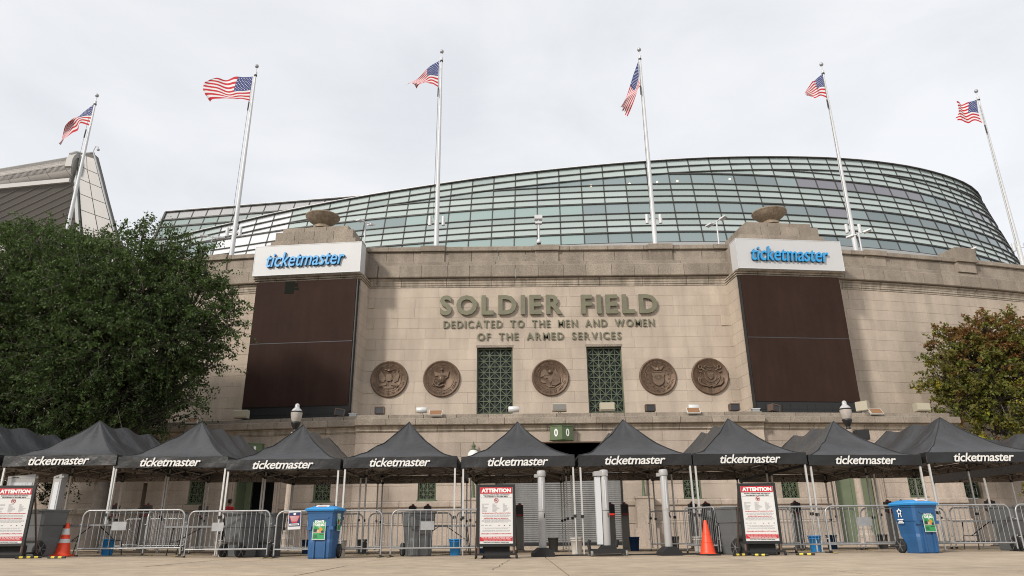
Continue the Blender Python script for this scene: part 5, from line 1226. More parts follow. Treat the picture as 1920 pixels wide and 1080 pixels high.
def barrier(x0, y0, x1, y1, plate, lab):
    cx, cy = (x0 + x1) / 2, (y0 + y1) / 2; L_ = math.hypot(x1 - x0, y1 - y0)
    if plate not in bused: bused.add(plate); r = bp[plate]
    else: r = dup(bp[plate])
    r.location = (cx, cy, g(cx, cy)); r.rotation_euler = (0, 0, math.atan2(y1 - y0, x1 - x0)); r.scale = (L_ / 2.54, 1, 1); r['label'] = lab; r['group'] = 'galvanised crowd barriers'
    return r
barrier(-10.72, 18.2, -8.16, 18.2, True, 'crowd barrier leftmost in the front row, beside the traffic cone'); barrier(-8.08, 18.2, -6.02, 18.15, True, 'front crowd barrier before the grey bin left of the black and red notice')
barrier(-5.90, 18.2, -3.25, 18.2, False, 'front crowd barrier behind the left blue bin that carries the black and red notice'); barrier(-3.05, 18.2, -.62, 18.2, True, 'front crowd barrier before a grey bin, left of the central attention board')
barrier(4.38, 18.9, 4.95, 18.05, False, 'short turned crowd barrier just left of the orange cone'); barrier(5.0, 18.1, 7.0, 18.5, False, 'crowd barrier partly behind the right attention board')
barrier(6.4, 18.35, 7.75, 18.3, False, 'crowd barrier between the right attention board and tent legs'); barrier(7.7, 18.2, 10.25, 18.2, True, 'front crowd barrier before the closed olive doors, left of the right blue bin')
barrier(10.2, 18.3, 12.3, 18.2, False, 'front crowd barrier right of the right blue bin'); barrier(12.42, 18.2, 14.9, 18.2, False, 'crowd barrier at the right edge of the view')
BR = [(-11.7, -9.3, 20.9, 'rear crowd barrier behind the folding tables on the left'), (-9.2, -6.9, 21.0, 'rear crowd barrier behind the grey bin on the left'), (-6.8, -4.3, 21.0, 'rear crowd barrier behind the black and red notice'), (-4.15, -1.75, 20.9, 'rear crowd barrier behind the grey bin right of the left blue bin'),
      (-1.65, -.2, 20.9, 'short rear crowd barrier behind the central attention board'), (3.9, 5.6, 21.3, 'rear crowd barrier right of the third detector post'), (6.2, 7.9, 20.5, 'rear crowd barrier right behind the right attention board'), (8.0, 9.6, 20.6, 'rear crowd barrier before the olive doors'), (9.7, 12.1, 20.6, 'rear crowd barrier behind the right blue bin'), (12.2, 14.6, 20.6, 'rear crowd barrier behind the rightmost tables')]
for a, c, y, lab in BR: barrier(a, y, c, y, False, lab)
barrier(-14.6, 27.5, -12.2, 27.3, False, 'far crowd barrier in shade before the left doorway wall')
barrier(-9.6, 19.2, -9.2, 20.8, False, 'side turned crowd barrier between the left barrier rows')

# ------------------------------------------------------------------ wheeled bins
def wheeled_bin(x, y, rz, col, lid, lab, lidcol='lid_blue'):
    t = thing('wheeled_bin', lab, 'bin', (x, y, g(x, y)), rz)
    # front faces -y; loops from bottom to top
    b = MB()
    def loop(z, hw, yf, yb, c=.05):
        return [(-hw + c, yf, z), (hw - c, yf, z), (hw, yf + c, z), (hw, yb - c, z), (hw - c, yb, z), (-hw + c, yb, z), (-hw, yb - c, z), (-hw, yf + c, z)]
    L = [loop(0, .255, -.27, .15), loop(.03, .265, -.285, .17), loop(.28, .275, -.295, .18), loop(.34, .275, -.295, .25), loop(.40, .27, -.288, .27), loop(.66, .285, -.305, .295), loop(.67, .305, -.325, .31), loop(.74, .31, -.33, .315), loop(.95, .32, -.345, .335), loop(.955, .335, -.36, .35), loop(1.0, .34, -.365, .36), loop(1.0, .31, -.335, .33), loop(.55, .27, -.29, .28)]
    V = [p for l in L for p in l]
    b.add(V, [(i * 8 + k, i * 8 + (k + 1) % 8, (i + 1) * 8 + (k + 1) % 8, (i + 1) * 8 + k) for i in range(len(L) - 1) for k in range(8)]); b.add(L[0], [tuple(reversed(range(8)))]); b.add(L[-1], [tuple(range(8))])
    b.prism([(-.14, .02), (-.14, .50), (-.11, .54), (.11, .54), (.14, .50), (.14, .02), (.105, .02), (.105, .46), (.085, .50), (-.085, .50), (-.105, .46), (-.105, .02)], -.318, -.25, 'xz')
    b.prism([(-.2, .86), (.2, .86), (.16, .83), (-.16, .83)], -.352, -.33, 'xz')
    for sx in (-1, 1): b.box(sx * .25 - .05, sx * .25 + .05, -.335, -.30, .60, .67)
    b.build('bin_body', M[col], t)
    q = MB(); q.tube([(-.25, .36, .96), (-.25, .44, .99), (.25, .44, .99), (.25, .36, .96)], .016, 6); q.build('handle', M[col], t)
    for sx in (-1, 1):
        w = MB(); w.lathe([(.05, -.035), (.13, -.035), (.15, -.025), (.15, .025), (.13, .035), (.05, .035)], 20); me = w.mesh('wheel', M['black_r']); me.transform(Matrix.Rotation(PI / 2, 4, 'Y'))
        o = link('wheel', me, t, T(sx * .285, .235, .15)); s = MB()
        for k in range(6): s.bar((.038, .04 * math.cos(k * PI / 3), .04 * math.sin(k * PI / 3)), (.038, .13 * math.cos(k * PI / 3), .13 * math.sin(k * PI / 3)), .02, .012); s.bar((-.038, .04 * math.cos(k * PI / 3), .04 * math.sin(k * PI / 3)), (-.038, .13 * math.cos(k * PI / 3), .13 * math.sin(k * PI / 3)), .02, .012)
        s.lathe([(.03, -.05), (.045, -.045), (.045, .045), (.03, .05)], 10); 
        s.build('spokes', M['bucket_g'], o)
    if lid:
        l = MB()
        def lp(z, hw, yf, yb, c=.06): return loop(z, hw, yf, yb, c)
        LL = [lp(1.0, .365, -.40, .37), lp(1.035, .375, -.41, .375), lp(1.055, .35, -.38, .37), lp(1.10, .22, -.24, .3), lp(1.11, .19, -.2, .27)]
        V = [p for a in LL for p in a]; l.add(V, [(i * 8 + k, i * 8 + (k + 1) % 8, (i + 1) * 8 + (k + 1) % 8, (i + 1) * 8 + k) for i in range(len(LL) - 1) for k in range(8)]); l.add(LL[0], [tuple(reversed(range(8)))]); l.add(LL[-1], [tuple(range(8))])
        ld = l.build('lid', M[lidcol], t)
        s = MB(); s.add([(-.15, -.30, 1.082), (.15, -.30, 1.082), (.15, -.2, 1.122), (-.15, -.2, 1.122)], [(0, 1, 2, 3)]); s.build('lid_sticker', M['poster'], ld)
        s = MB(); s.add([(-.10, -.28, 1.094), (.10, -.28, 1.094), (.10, -.26, 1.102), (-.10, -.26, 1.102)], [(0, 1, 2, 3)]); s.build('sticker_print', M['red'], ld)
    t.scale = (1.06, 1.06, 1.07)
    return t
def donate_poster(parent, x, y, z, rz, sc=1.):
    root = MB(); root.box(-.145, .145, -.004, 0, -.225, .225); p = root.build('donation_poster', M['poster'], parent, T(x, y, z, rz) @ Matrix.Scale(sc, 4) @ Matrix.Rotation(-.03, 4, 'X'))
    q = MB(); q.box(-.133, .133, -.0065, -.0045, -.213, .213); q.build('poster_print', M['print_green'], p)
    link('poster_words', text_fit('DONATE', .20, .055, .0015, M['white'], bold=.05), p, T(0, -.007, .155)); link('poster_words', text_fit('YOUR BAG', .235, .06, .0015, M['white'], bold=.05), p, T(0, -.007, .088)); link('poster_words', text_fit('with', .05, .022, .0015, M['white'], bold=.03), p, T(.005, -.007, .045))
    q = MB(); q.box(-.125, .125, -.009, -.007, -.085, -.065); q.build('poster_shelf', M['print_sand'], p)
    q = MB(); q.prism([(-.115, -.07), (-.11, .0), (-.05, .0), (-.045, -.07)], -.0105, -.008, 'xz'); q.tube([(-.1, -.009, 0), (-.09, -.009, .03), (-.07, -.009, .03), (-.06, -.009, 0)], .003, 4); q.build('poster_tote', M['ink'], p)
    q = MB(); q.prism([(-.05, -.075), (-.04, -.03), (-.02, -.01), (.005, -.03), (.012, -.075)], -.0125, -.0107, 'xz'); q.build('poster_pouch', M['print_sand'], p)
    q = MB(); q.prism([(.0, -.07), (-.002, -.01), (.015, .025), (.045, .035), (.075, .02), (.088, -.015), (.085, -.07)], -.0105, -.0082, 'xz'); q.build('poster_backpack', M['print_orange'], p)
    q = MB(); q.prism([(.05, -.078), (.055, -.04), (.075, -.025), (.1, -.035), (.118, -.078)], -.0135, -.011, 'xz'); q.build('poster_pouch', M['print_navy'], p)
    q = MB()
    for k in range(5): q.box(-.115, -.115 + .09 - .01 * (k % 2), -.009, -.0067, -.125 - .014 * k, -.119 - .014 * k)
    q.box(.02, .115, -.009, -.0067, -.118, -.108); q.build('poster_small_print', M['ink'], p)
wb = wheeled_bin(-4.56, 17.75, R(-4), 'bin_blue', True, 'blue wheeled bin with light blue lid facing forward, left of centre')
donate_poster(wb, -.02, -.332, .615, 0); donate_poster(wb, .322, -.02, .78, PI / 2, .9)
wb = wheeled_bin(9.56, 17.55, R(14), 'bin_blue', True, 'blue wheeled bin turned to show its wheels and recycling mark, on the right')
donate_poster(wb, .04, -.332, .66, 0)
# recycling / city mark on its side
q = MB(); 
for k in range(5): a_ = PI / 2 + 2 * PI * k / 5; q.lathe([(.004, 0), (.022, .001), (.022, .004), (.004, .005)], 10, c=(.05 * math.cos(a_), .05 * math.sin(a_), 0))
for k in range(5):
    a_, c_ = PI / 2 + 2 * PI * k / 5, PI / 2 + 2 * PI * (k + 1) / 5; q.bar((.05 * math.cos(a_), .05 * math.sin(a_), .002), (.05 * math.cos(c_), .05 * math.sin(c_), .002), .016, .003)
q.bar((-.03, -.06, .002), (-.045, -.11, .002), .02, .003); q.bar((.03, -.06, .002), (.045, -.11, .002), .02, .003)
for k, w_ in enumerate((.17, .12, .17)): q.box(-w_ / 2, w_ / 2, -.15 - .035 * k - .02, -.15 - .035 * k, 0, .003)
me = q.mesh('recycling_mark', M['white']); me.transform(Matrix.Rotation(PI / 2, 4, 'X')); link('recycling_mark', me, wb, T(-.338, .06, .86, -PI / 2))
wheeled_bin(-11.5, 18.0, R(160), 'bin_grey', False, 'open grey wheeled bin right of the left attention board')
wheeled_bin(-6.95, 18.85, R(150), 'bin_grey', False, 'open grey wheeled bin behind the second front barrier')
wheeled_bin(-6.45, 19.3, R(170), 'bin_grey', False, 'dark grey wheeled bin right behind another grey bin by the open doorway')
wheeled_bin(-2.45, 18.8, R(28), 'bin_grey', False, 'open grey wheeled bin behind the barrier left of the central board')
wheeled_bin(5.35, 17.75, R(205), 'bin_grey', False, 'open grey wheeled bin half hidden by the right attention board')
wheeled_bin(12.75, 18.9, R(195), 'bin_grey', False, 'open grey wheeled bin behind the barrier at the right edge')
wheeled_bin(13.6, 19.3, R(170), 'bin_grey', False, 'dark grey wheeled bin at the far right edge of the view')

# ------------------------------------------------------------------ attention boards
def board(x, y, rz, lab, lean=.0):
    t = thing('attention_board', lab, 'sign board', (x, y, g(x, y)), rz, 'attention sign boards')
    W_, z0, z1 = .86, .28, 1.54
    rot = Matrix.Rotation(lean, 4, 'X')
    def fr(b, name, m, par=t): return b.build(name, m, par)
    b = MB(); b.box(-W_ / 2, W_ / 2, 0, .06, z0 - .03, z0 + .03); b.box(-W_ / 2, W_ / 2, 0, .06, z1 - .03, z1 + .03); b.box(-W_ / 2, -W_ / 2 + .06, 0, .06, z0 + .03, z1 - .03); b.box(W_ / 2 - .06, W_ / 2, 0, .06, z0 + .03, z1 - .03); b.box(-W_ / 2 + .06, W_ / 2 - .06, .03, .055, z0 + .03, z1 - .03); fr(b, 'board_frame', M['black'])
    b = MB(); b.box(-.37, .37, .012, .026, z0 + .03, z1 - .03); ps = fr(b, 'notice_sheet', M['poster'])
    b = MB(); b.box(-.36, .36, .004, .010, z1 - .17, z1 - .035); b.build('title_band', M['red'], ps)
    b = MB(); b.box(-.36, .36, .004, .010, z0 + .085, z0 + .175); b.build('footer_band', M['red'], ps)
    def tx(s, w, h, z, m, x=0., bold=.02, y=.0030, d=.002): link('notice_words', text_fit(s, w, h, d, m, bold=bold, res=2), ps, T(x, y, z))
    link('title_words', text_fit('ATTENTION', .66, .088, .003, M['white'], bold=.055), ps, T(0, .0025, z1 - .103))
    tx('THE FOLLOWING ITEMS ARE STRICTLY', .60, .022, z1 - .20, M['ink'], bold=.05, y=.010); tx('PROHIBITED IN SOLDIER FIELD', .52, .022, z1 - .238, M['ink'], bold=.05, y=.010)
    b = MB(); b.box(-.35, .35, .008, .011, z1 - .262, z1 - .258); 
    b.build('rule_line', M['ink_g'], ps)
    # no weapons mark
    b = MB(); b.tube([(.045 * math.cos(k * PI / 12), .008, z1 - .315 + .045 * math.sin(k * PI / 12)) for k in range(25)], .005, 5, cap=False); b.bar((-.032, .006, z1 - .283), (.032, .006, z1 - .347), .008, .004, up=(0, 1, 0)); b.build('prohibition_ring', M['red'], ps)
    b = MB(); b.prism([(-.03, z1 - .305), (.03, z1 - .298), (.03, z1 - .312), (.006, z1 - .316), (.0, z1 - .34), (-.016, z1 - .338), (-.012, z1 - .316), (-.03, z1 - .318)], .0085, .0105, 'xz'); b.build('pictogram', M['ink'], ps)
    rr = random.Random(2); b = MB()
    for c in range(3):
        for k in range(10): L_ = rr.uniform(.04, .16); b.box(-.32 + .235 * c, -.32 + .235 * c + L_, .0095, .0113, z1 - .395 - .018 * k, z1 - .388 - .018 * k)
    for zc_, n_ in ((.63, 3), (.73, 4), (.905, 2), (.955, 2)):
        for k in range(n_):
            L_ = rr.uniform(.24, .33); x_ = -L_
            while x_ < L_ - .02: w_ = rr.uniform(.03, .08); b.box(x_, min(x_ + w_, L_), .0095, .0113, z1 - zc_ - .018 * k, z1 - zc_ + .007 - .018 * k); x_ += w_ + .012
    for k in range(3):
        for j in range(4): b.box(-.33 + .085 * k + .014 * j, -.322 + .085 * k + .014 * j, .0095, .0113, z1 - .855, z1 - .84 + .004 * (j % 2))
    o = b.build('small_print', M['ink_g'], ps)
    tx('The following bags are NOT permitted in the Stadium', .64, .025, z1 - .59, M['red'], bold=.04, y=.0102); tx('APPROVED bags are limited to:', .54, .028, z1 - .70, M['red'], bold=.04, y=.0102); tx('STROLLERS and COOLERS are NOT permitted', .66, .026, z1 - 1.025, M['red'], bold=.04, y=.0102)
    for k, m in ((0, 'red'), (1, 'ink'), (2, 'print_navy')): b = MB(); b.box(.05 + .12 * k, .075 + .12 * k, .0095, .0115, z1 - .858, z1 - .842); b.build('club_mark', M[m], ps)
    b = MB()
    for k in range(3):
        x_ = -.33 + .03 * k
        while x_ < .3 - .03 * k: w_ = rr.uniform(.04, .1); b.box(x_, x_ + w_, .002, .0038, z0 + .152 - .026 * k, z0 + .161 - .026 * k); x_ += w_ + .012
    b.build('footer_print', M['poster'], ps)
    tx('Soldier Field is a NO SMOKING / VAPING Facility', .56, .022, z0 + .055, M['ink'], bold=.035, y=.0102)
    b = MB(); b.box(-W_ / 2 - .03, W_ / 2 + .03, -.05, .0, .07, .11); b.box(-W_ / 2 - .03, W_ / 2 + .03, .50, .56, .07, .11); b.box(-W_ / 2 + .02, -W_ / 2 + .06, -.0, .50, .07, .11); b.box(W_ / 2 - .06, W_ / 2 - .02, -.0, .50, .07, .11); fr(b, 'base_frame', M['black'])
    b = MB()
    for sx in (-1, 1): b.tube([(sx * (W_ / 2 - .04), .03, .10), (sx * (W_ / 2 - .04), .03, z0)], .028, 8); b.bar((sx * (W_ / 2 - .02), .05, z1 - .1), (sx * (W_ / 2 + .04), .5, .1), .03, .03)
    fr(b, 'strut', M['flood_br'])
    b = MB(); b.box(-.30, .30, .14, .40, .02, .26); b.box(-.33, .33, .12, .42, .0, .02); fr(b, 'ballast_box', M['black_r'])
    for sx in (-1, 1):
        b = MB(); b.lathe([(.01, -.02), (.04, -.02), (.04, .02), (.01, .02)], 12); me = b.mesh('caster', M['black_r']); me.transform(Matrix.Rotation(PI / 2, 4, 'Y')); link('caster', me, t, T(sx * (W_ / 2 + .02), -.04, .042))
        for yy in (.52,): link('caster', me, t, T(sx * (W_ / 2 + .02), yy, .042))
    return t
board(-11.5, 16.7, R(5), 'red and white attention board at the left edge of the view'); board(-.40, 16.35, R(1), 'red and white attention board just left of centre before the shutter'); board(5.62, 16.8, R(-5), 'red and white attention board right of centre beside the orange cone')
# striped cable tape at the board feet
def taped_bar(x, y, rz, L_, lab):
    t = thing('striped_strap', lab, 'striped strap', (x, y, g(x, y)), rz); n = int(L_ / .07)
    for k in range(n):
        b = MB(); b.tube([(-L_ / 2 + L_ * k / n, 0, .03), (-L_ / 2 + L_ * (k + 1) / n, 0, .03)], .024, 7); b.build('stripe', M['yellow'] if k % 2 else M['black'], t)
taped_bar(5.0, 16.55, R(16), .36, 'short yellow and black striped strap left of the right board foot'); taped_bar(5.36, 16.3, R(-40), .36, 'yellow and black striped strap before the right board foot'); taped_bar(6.42, 16.5, R(-24), .40, 'yellow and black striped strap right of the right board foot')
taped_bar(-10.75, 16.5, R(24), .5, 'long yellow and black striped strap before the left board'); taped_bar(-10.25, 16.7, R(-5), .42, 'yellow and black striped strap before the leftmost grey bin')

# ------------------------------------------------------------------ notice on the barrier
nb = thing('barrier_notice', 'black and red notice hung on the front barrier left of the blue bin', 'notice', (-5.43, 18.15, .93)); nb.rotation_euler = (0, R(-2), 0)
b = MB(); b.box(-.155, .155, 0, .006, -.27, .16); b.build('notice_sheet', M['poster'], nb); b = MB(); b.box(-.14, .14, -.005, -.002, -.20, .13); b.build('notice_ground', M['print_navy'], nb)
b = MB(); b.prism([(-.14, .05), (.14, .05), (.06, -.12), (-.06, -.12)], -.009, -.006, 'xz'); b.build('notice_wedge', M['red'], nb); b = MB(); b.prism([(-.03, .11), (.03, .11), (.03, .08), (0, .06), (-.03, .08)], -.009, -.006, 'xz'); b.box(-.12, .12, -.009, -.006, -.175, -.135); b.build('notice_panel', M['white'], nb)
b = MB()
for k in range(6): b.box(-.11 + .008 * k, .11 - .008 * k, -.012, -.010, .032 - .022 * k, .041 - .022 * k)
b.build('notice_print', M['poster'], nb); b = MB(); b.box(-.09, .09, -.012, -.010, -.16, -.15); b.build('notice_print', M['ink'], nb)

# ------------------------------------------------------------------ traffic cones
def cone(x, y, lab, bands, h=.98):
    t = thing('traffic_cone', lab, 'traffic cone', (x, y, g(x, y)), R(8)); hb = h - .03
    def rad(z): return .18 * (1 - z / hb) + .035 * (z / hb)
    b = MB(); prof = [(rad(.0) + .03, .03), (rad(.03), .05)] + [(rad(k * hb / 12), .03 + k * hb / 12) for k in range(1, 12)] + [(.036, h), (.03, h + .012)]
    b.lathe(prof, 24); b.build('cone_body', M['orange'], t)
    for z0, z1 in bands: q = MB(); q.lathe([(rad(z0 - .03) + .003, z0), (rad(z1 - .03) + .003, z1)], 24); q.build('reflective_band', M['refl'], t)
    for z in (.28, .46): q = MB(); q.lathe([(rad(z - .03) + .001, z), (rad(z - .03) + .006, z + .008), (rad(z - .03) - .001, z + .016)], 24); q.build('ridge', M['orange'], t)
    q = MB(); q.prism([(-.22, -.19), (-.19, -.22), (.19, -.22), (.22, -.19), (.22, .19), (.19, .22), (-.19, .22), (-.22, .19)], 0, .035, 'xy'); q.build('cone_base', M['orange'] if bands else M['black_r'], t)
cone(-11.05, 18.2, 'orange traffic cone with two white bands between grey bin and table', [(.31, .40), (.50, .64)], .76)
cone(4.50, 17.35, 'plain bright orange traffic cone left of the right attention board', [], .76)

# ------------------------------------------------------------------ detector posts
def detector(x, y, rz, lab, wide=False):
    t = thing('detector_post', lab, 'detector post', (x, y, g(x, y)), rz, 'metal detector posts')
    b = MB(); b.lathe([(.085, .20), (.088, .24), (.088, 1.0)], 20); b.lathe([(.088, 1.012), (.088, 1.78), (.080, 1.80)], 20); b.build('post_tube', M['detector'], t)
    q = MB(); q.lathe([(.10, 1.80), (.105, 1.82), (.105, 1.91), (.09, 1.94), (.03, 1.95)], 20); q.box(-.17, -.09, -.04, .04, 1.78, 1.86); q.build('post_head', M['detector'], t)
    q = MB(); q.box(-.012, .012, -.094, -.086, 1.05, 1.7); q.build('light_strip', M['detector_w'], t); q = MB(); q.box(.03, .05, -.088, -.08, .86, .96); q.build('status_slot', M['black'], t)
    q = MB()
    if not wide: q.prism([(-.24, 0), (-.24, .08), (-.16, .15), (-.09, .20), (.09, .20), (.16, .15), (.24, .08), (.24, 0)], -.2, .2, 'xz'); q.build('post_base', M['black_r'], t)
    else:
        q.box(-.36, .36, -.24, -.14, .06, .16); q.box(-.36, .36, .14, .24, .06, .16); q.prism([(-.26, .1), (-.12, .24), (.12, .24), (.26, .1)], -.15, .15, 'xz'); q.build('post_base', M['black_r'], t)
        for sx in (-1, 1):
            for yy in (-.2, .2): w = MB(); w.lathe([(.02, -.025), (.065, -.025), (.065, .025), (.02, .025)], 14); me = w.mesh('wheel', M['pedestal']); me.transform(Matrix.Rotation(PI / 2, 4, 'Y')); link('wheel', me, t, T(sx * .40, yy, .065))
        q = MB(); q.tube([(-.42, -.1, .06), (-.46, -.1, .30), (-.42, -.1, .36)], .04, 8); q.tube([(.2, .0, .2), (.24, 0, .36)], .05, 8); q.build('jack', M['black_r'], t)
    return t
detector(.66, 17.35, R(10), 'slim grey detector post right of the central attention board'); detector(3.60, 17.35, R(10), 'slim grey detector post before the stone pedestal, rightmost of three'); d = detector(2.16, 17.3, R(4), 'thick twin detector post on a wheeled base in the middle', True)
q = MB(); q.box(-.23, -.10, -.05, .06, .26, 1.78); q.build('side_panel', M['detector_w'], d); q = MB(); q.prism([(-.25, 1.80), (-.25, 1.90), (.02, 1.93), (.08, 1.80)], -.09, .1, 'xz'); q.build('twin_head', M['detector'], d)
# cable on the ground between the posts
cb = MB(); cb.tube([(.9, 17.7, g(1, 17.7) + .02), (1.8, 17.75, .02), (2.6, 17.7, .02), (3.4, 17.75, .02), (4.4, 17.8, .02)], .018, 6); tag(cb.build('floor_cable', M['black_r']), 'black cable lying on the ground between the detector posts', 'cable')
# walk through detector
wt = thing('walk_through_detector', 'pair of white walk-through detector panels behind the left attention board', 'walk-through detector', (-12.7, 19.3, g(-12.7, 19.3)), R(0))
for x, w_, rz_ in ((-.45, .66, R(10)), (.55, .26, R(-14))):
    mx = T(x, 0, 0, rz_)
    b = MB(); b.box(-w_ / 2, w_ / 2, -.09, .09, .05, 1.90); b.prism([(-w_ / 2, 1.90), (w_ / 2, 1.90), (w_ / 2, 2.02), (-w_ / 2, 1.955)], -.10, .10, 'xz'); pnl = b.build('detector_panel', M['detector'], wt, mx)
    q = MB(); q.box(-w_ / 2 + .07, w_ / 2 - .05, -.10, -.091, .4, 1.80); q.build('panel_inset', M['detector_w'], pnl)
    link('panel_lettering', text_fit('evolv', .16 if w_ > .5 else .12, .035, .003, M['ink'], bold=.03), pnl, T(-w_ / 2 + .19 if w_ > .5 else .0, -.105, 1.935))
    q = MB()
    if w_ > .5:
        rr = random.Random(5)
        for k in range(46):
            a_, r_ = rr.uniform(.1, 1.5), rr.choice([.12, .16, .20, .24, .28]); xx, zz_ = w_ / 2 - .05 - r_ * math.cos(a_), 1.80 - r_ * math.sin(a_); q.box(xx, xx + .014, -.103, -.1005, zz_, zz_ + .007)
        q.build('dot_pattern', M['ink_g'], pnl)
    q = MB(); q.box(-w_ / 2 - .1, w_ / 2 + .1, -.25, .25, 0, .05); q.build('panel_foot', M['black_r'], pnl); q = MB(); q.tube([(w_ / 2, -.06, 1.93), (w_ / 2 + .06, -.06, 1.95)], .035, 8); q.build('panel_sensor', M['detector'], pnl)

# ------------------------------------------------------------------ ticket pedestals
def pedestal(x, y, rz, on, lab):
    t = thing('ticket_pedestal', lab, 'ticket scanner', (x, y, g(x, y)), rz, 'ticket scanner pedestals'); b = MB()
    b.box(-.13, .13, -.10, .10, .02, 1.12); b.build('pedestal_column', M['pedestal'], t); q = MB(); q.prism([(-.12, 1.12), (-.15, 1.16), (-.15, 1.50), (.09, 1.50), (.12, 1.16)], -.125, .125, 'yz'); q.build('scanner_head', M['black'], t)
    q = MB(); q.box(-.105, .105, -.165, -.12, 1.135, 1.20); q.build('scanner_light', M['redlight'] if on else M['redlight_off'], t); q = MB(); q.box(-.08, .08, -.10, .02, 1.50, 1.53); q.build('scanner_cap', M['redlight_off'], t)
    q = MB(); q.lathe([(.045, 1.53), (.05, 1.56), (.02, 1.585)], 10); q.build('status_dome', M['black'], t); q = MB(); q.box(-.16, .16, -.22, .22, 0, .02); q.build('pedestal_foot', M['black'], t)
for x, on, lab in ((.20, 0, 'ticket scanner beside the central attention board'), (3.42, 1, 'ticket scanner with glowing red light before the shutter'), (3.92, 0, 'ticket scanner at the right edge of the shutter'), (-3.6, 0, 'ticket scanner left of a pair behind the grey bin right of the left blue bin'), (-3.07, 0, 'ticket scanner right of a pair behind the grey bin'),
                   (-6.88, 0, 'ticket scanner left of the pair behind the left blue bin'), (-6.38, 0, 'ticket scanner right of the pair behind the left blue bin'), (6.33, 0, 'ticket scanner behind the turned barrier by the cone'), (6.82, 0, 'ticket scanner right above the orange cone'), (10.0, 0, 'ticket scanner right of the right attention board'),
                   (13.3, 0, 'ticket scanner left of the pair behind the right blue bin'), (13.78, 0, 'ticket scanner right of the pair behind the right blue bin'), (-11.05, 0, 'ticket scanner behind the left barriers near the open doorway'), (-13.05, 0, 'ticket scanner behind the folding tables'), (-16.3, 1, 'red ticket scanner behind the leftmost grey bin'), (-14.2, 0, 'ticket scanner in shade right of the detector panels'), (16.9, 0, 'ticket scanner at the right behind the rear barriers')):
    pedestal(x, 26.0, R(random.uniform(-6, 6)), on, lab)

# ------------------------------------------------------------------ folding tables
def table(x, y, rz, w, lab):
    t = thing('folding_table', lab, 'table', (x, y, g(x, y)), rz); b = MB(); b.box(-w / 2, w / 2, -.36, .36, .70, .745); b.build('table_top', M['table'], t)
    for sx in (-1, 1):
        for yy in (-.28, .28): q = MB(); q.tube([(sx * (w / 2 - .22), yy, .70), (sx * (w / 2 - .12), yy, 0)], .013, 6); q.build('leg', M['black'], t)
        q = MB(); q.tube([(sx * (w / 2 - .20), -.28, .35), (sx * (w / 2 - .20), .28, .35)], .012, 6); q.tube([(sx * (w / 2 - .20), 0, .35), (sx * .12, 0, .70)], .012, 6); q.build('leg_brace', M['black'], t)
table(-10.75, 18.9, R(0), 1.5, 'grey folding table with black legs right of the traffic cone'); table(-8.2, 19.6, R(0), 1.9, 'grey folding table behind the leftmost front barriers'); table(-1.9, 19.6, R(0), 1.7, 'folding table behind the grey bin left of the central board'); table(13.0, 20.0, R(4), 1.8, 'folding table behind the rear barriers far right'); table(6.0, 18.9, R(80), 1.3, 'folding table end on beside the right attention board')
# black draped bag behind barrier near the cone
t = thing('draped_cart', 'black cloth covered cart behind the barrier left of the right board', 'covered cart', (4.95 + .2, 19.0, 0), R(5)); b = MB(); rr = random.Random(1)
n = 28; V = []
for j, (z, s) in enumerate(((0.02, 1.06), (.3, 1.0), (.7, .95), (1.0, .9), (1.08, .8), (1.1, .3))):
    for k in range(n): a_ = 2 * PI * k / n; f_ = s * (1 + .05 * math.sin(9 * a_) * (1 - j / 6)); V.append((.3 * f_ * (abs(math.cos(a_)) ** .6) * (1 if math.cos(a_) > 0 else -1), .3 * f_ * (abs(math.sin(a_)) ** .6) * (1 if math.sin(a_) > 0 else -1), z))
b.add(V, [(j * n + k, j * n + (k + 1) % n, (j + 1) * n + (k + 1) % n, (j + 1) * n + k) for j in range(5) for k in range(n)], 0, True); b.add(V[-n:], [tuple(range(n))]); b.build('drape', M['valance'], t)
q = MB(); q.box(-.33, .33, -.33, .33, .0, .015); q.build('cart_base', M['black'], t)

# ------------------------------------------------------------------ street lamps
def lamp(x, y, lab, dz):
    t = thing('street_lamp', lab, 'street lamp', (x, y, g(x, y)), 0, 'acorn street lamps on stone posts'); H_ = 4.85 + dz
    b = MB(); b.lathe([(.42, 0), (.42, .12), (.34, .18), (.34, .42), (.28, .5), (.24, .62), (.25, .7), (.17, 1.0), (.155, 1.3), (.12, H_ - .25), (.13, H_ - .2), (.17, H_ - .15), (.17, H_)], 14, smooth=False); b.build('lamp_post', M['stone_pod'], t)
    b = MB(); b.lathe([(.09, H_), (.11, H_ + .06), (.07, H_ + .1), (.10, H_ + .16), (.17, H_ + .28), (.2, H_ + .38), (.21, H_ + .44), (.17, H_ + .46)], 18); b.build('lamp_fitter', M['black'], t)
    b = MB(); b.lathe([(.17, H_ + .46), (.225, H_ + .6), (.245, H_ + .75), (.25, H_ + .86)], 22); b.build('lamp_globe', M['lampglass'], t)
    b = MB(); b.lathe([(.25, H_ + .86), (.27, H_ + .88), (.27, H_ + .91), (.24, H_ + .92)], 22); b.build('lamp_ring', M['black'], t)
    b = MB(); b.lathe([(.24, H_ + .92), (.19, H_ + 1.0), (.11, H_ + 1.08), (.10, H_ + 1.14), (.09, H_ + 1.22), (.05, H_ + 1.26), (.01, H_ + 1.27)], 18); b.build('lamp_cap', M['lamp_top'], t)
    return t
lamp(-9.60, 31.0, 'street lamp with pale glass rising between the third and fourth tents on the left', -.02); lamp(14.72, 31.0, 'street lamp with pale glass at the lower right corner of the right screen', -.06)
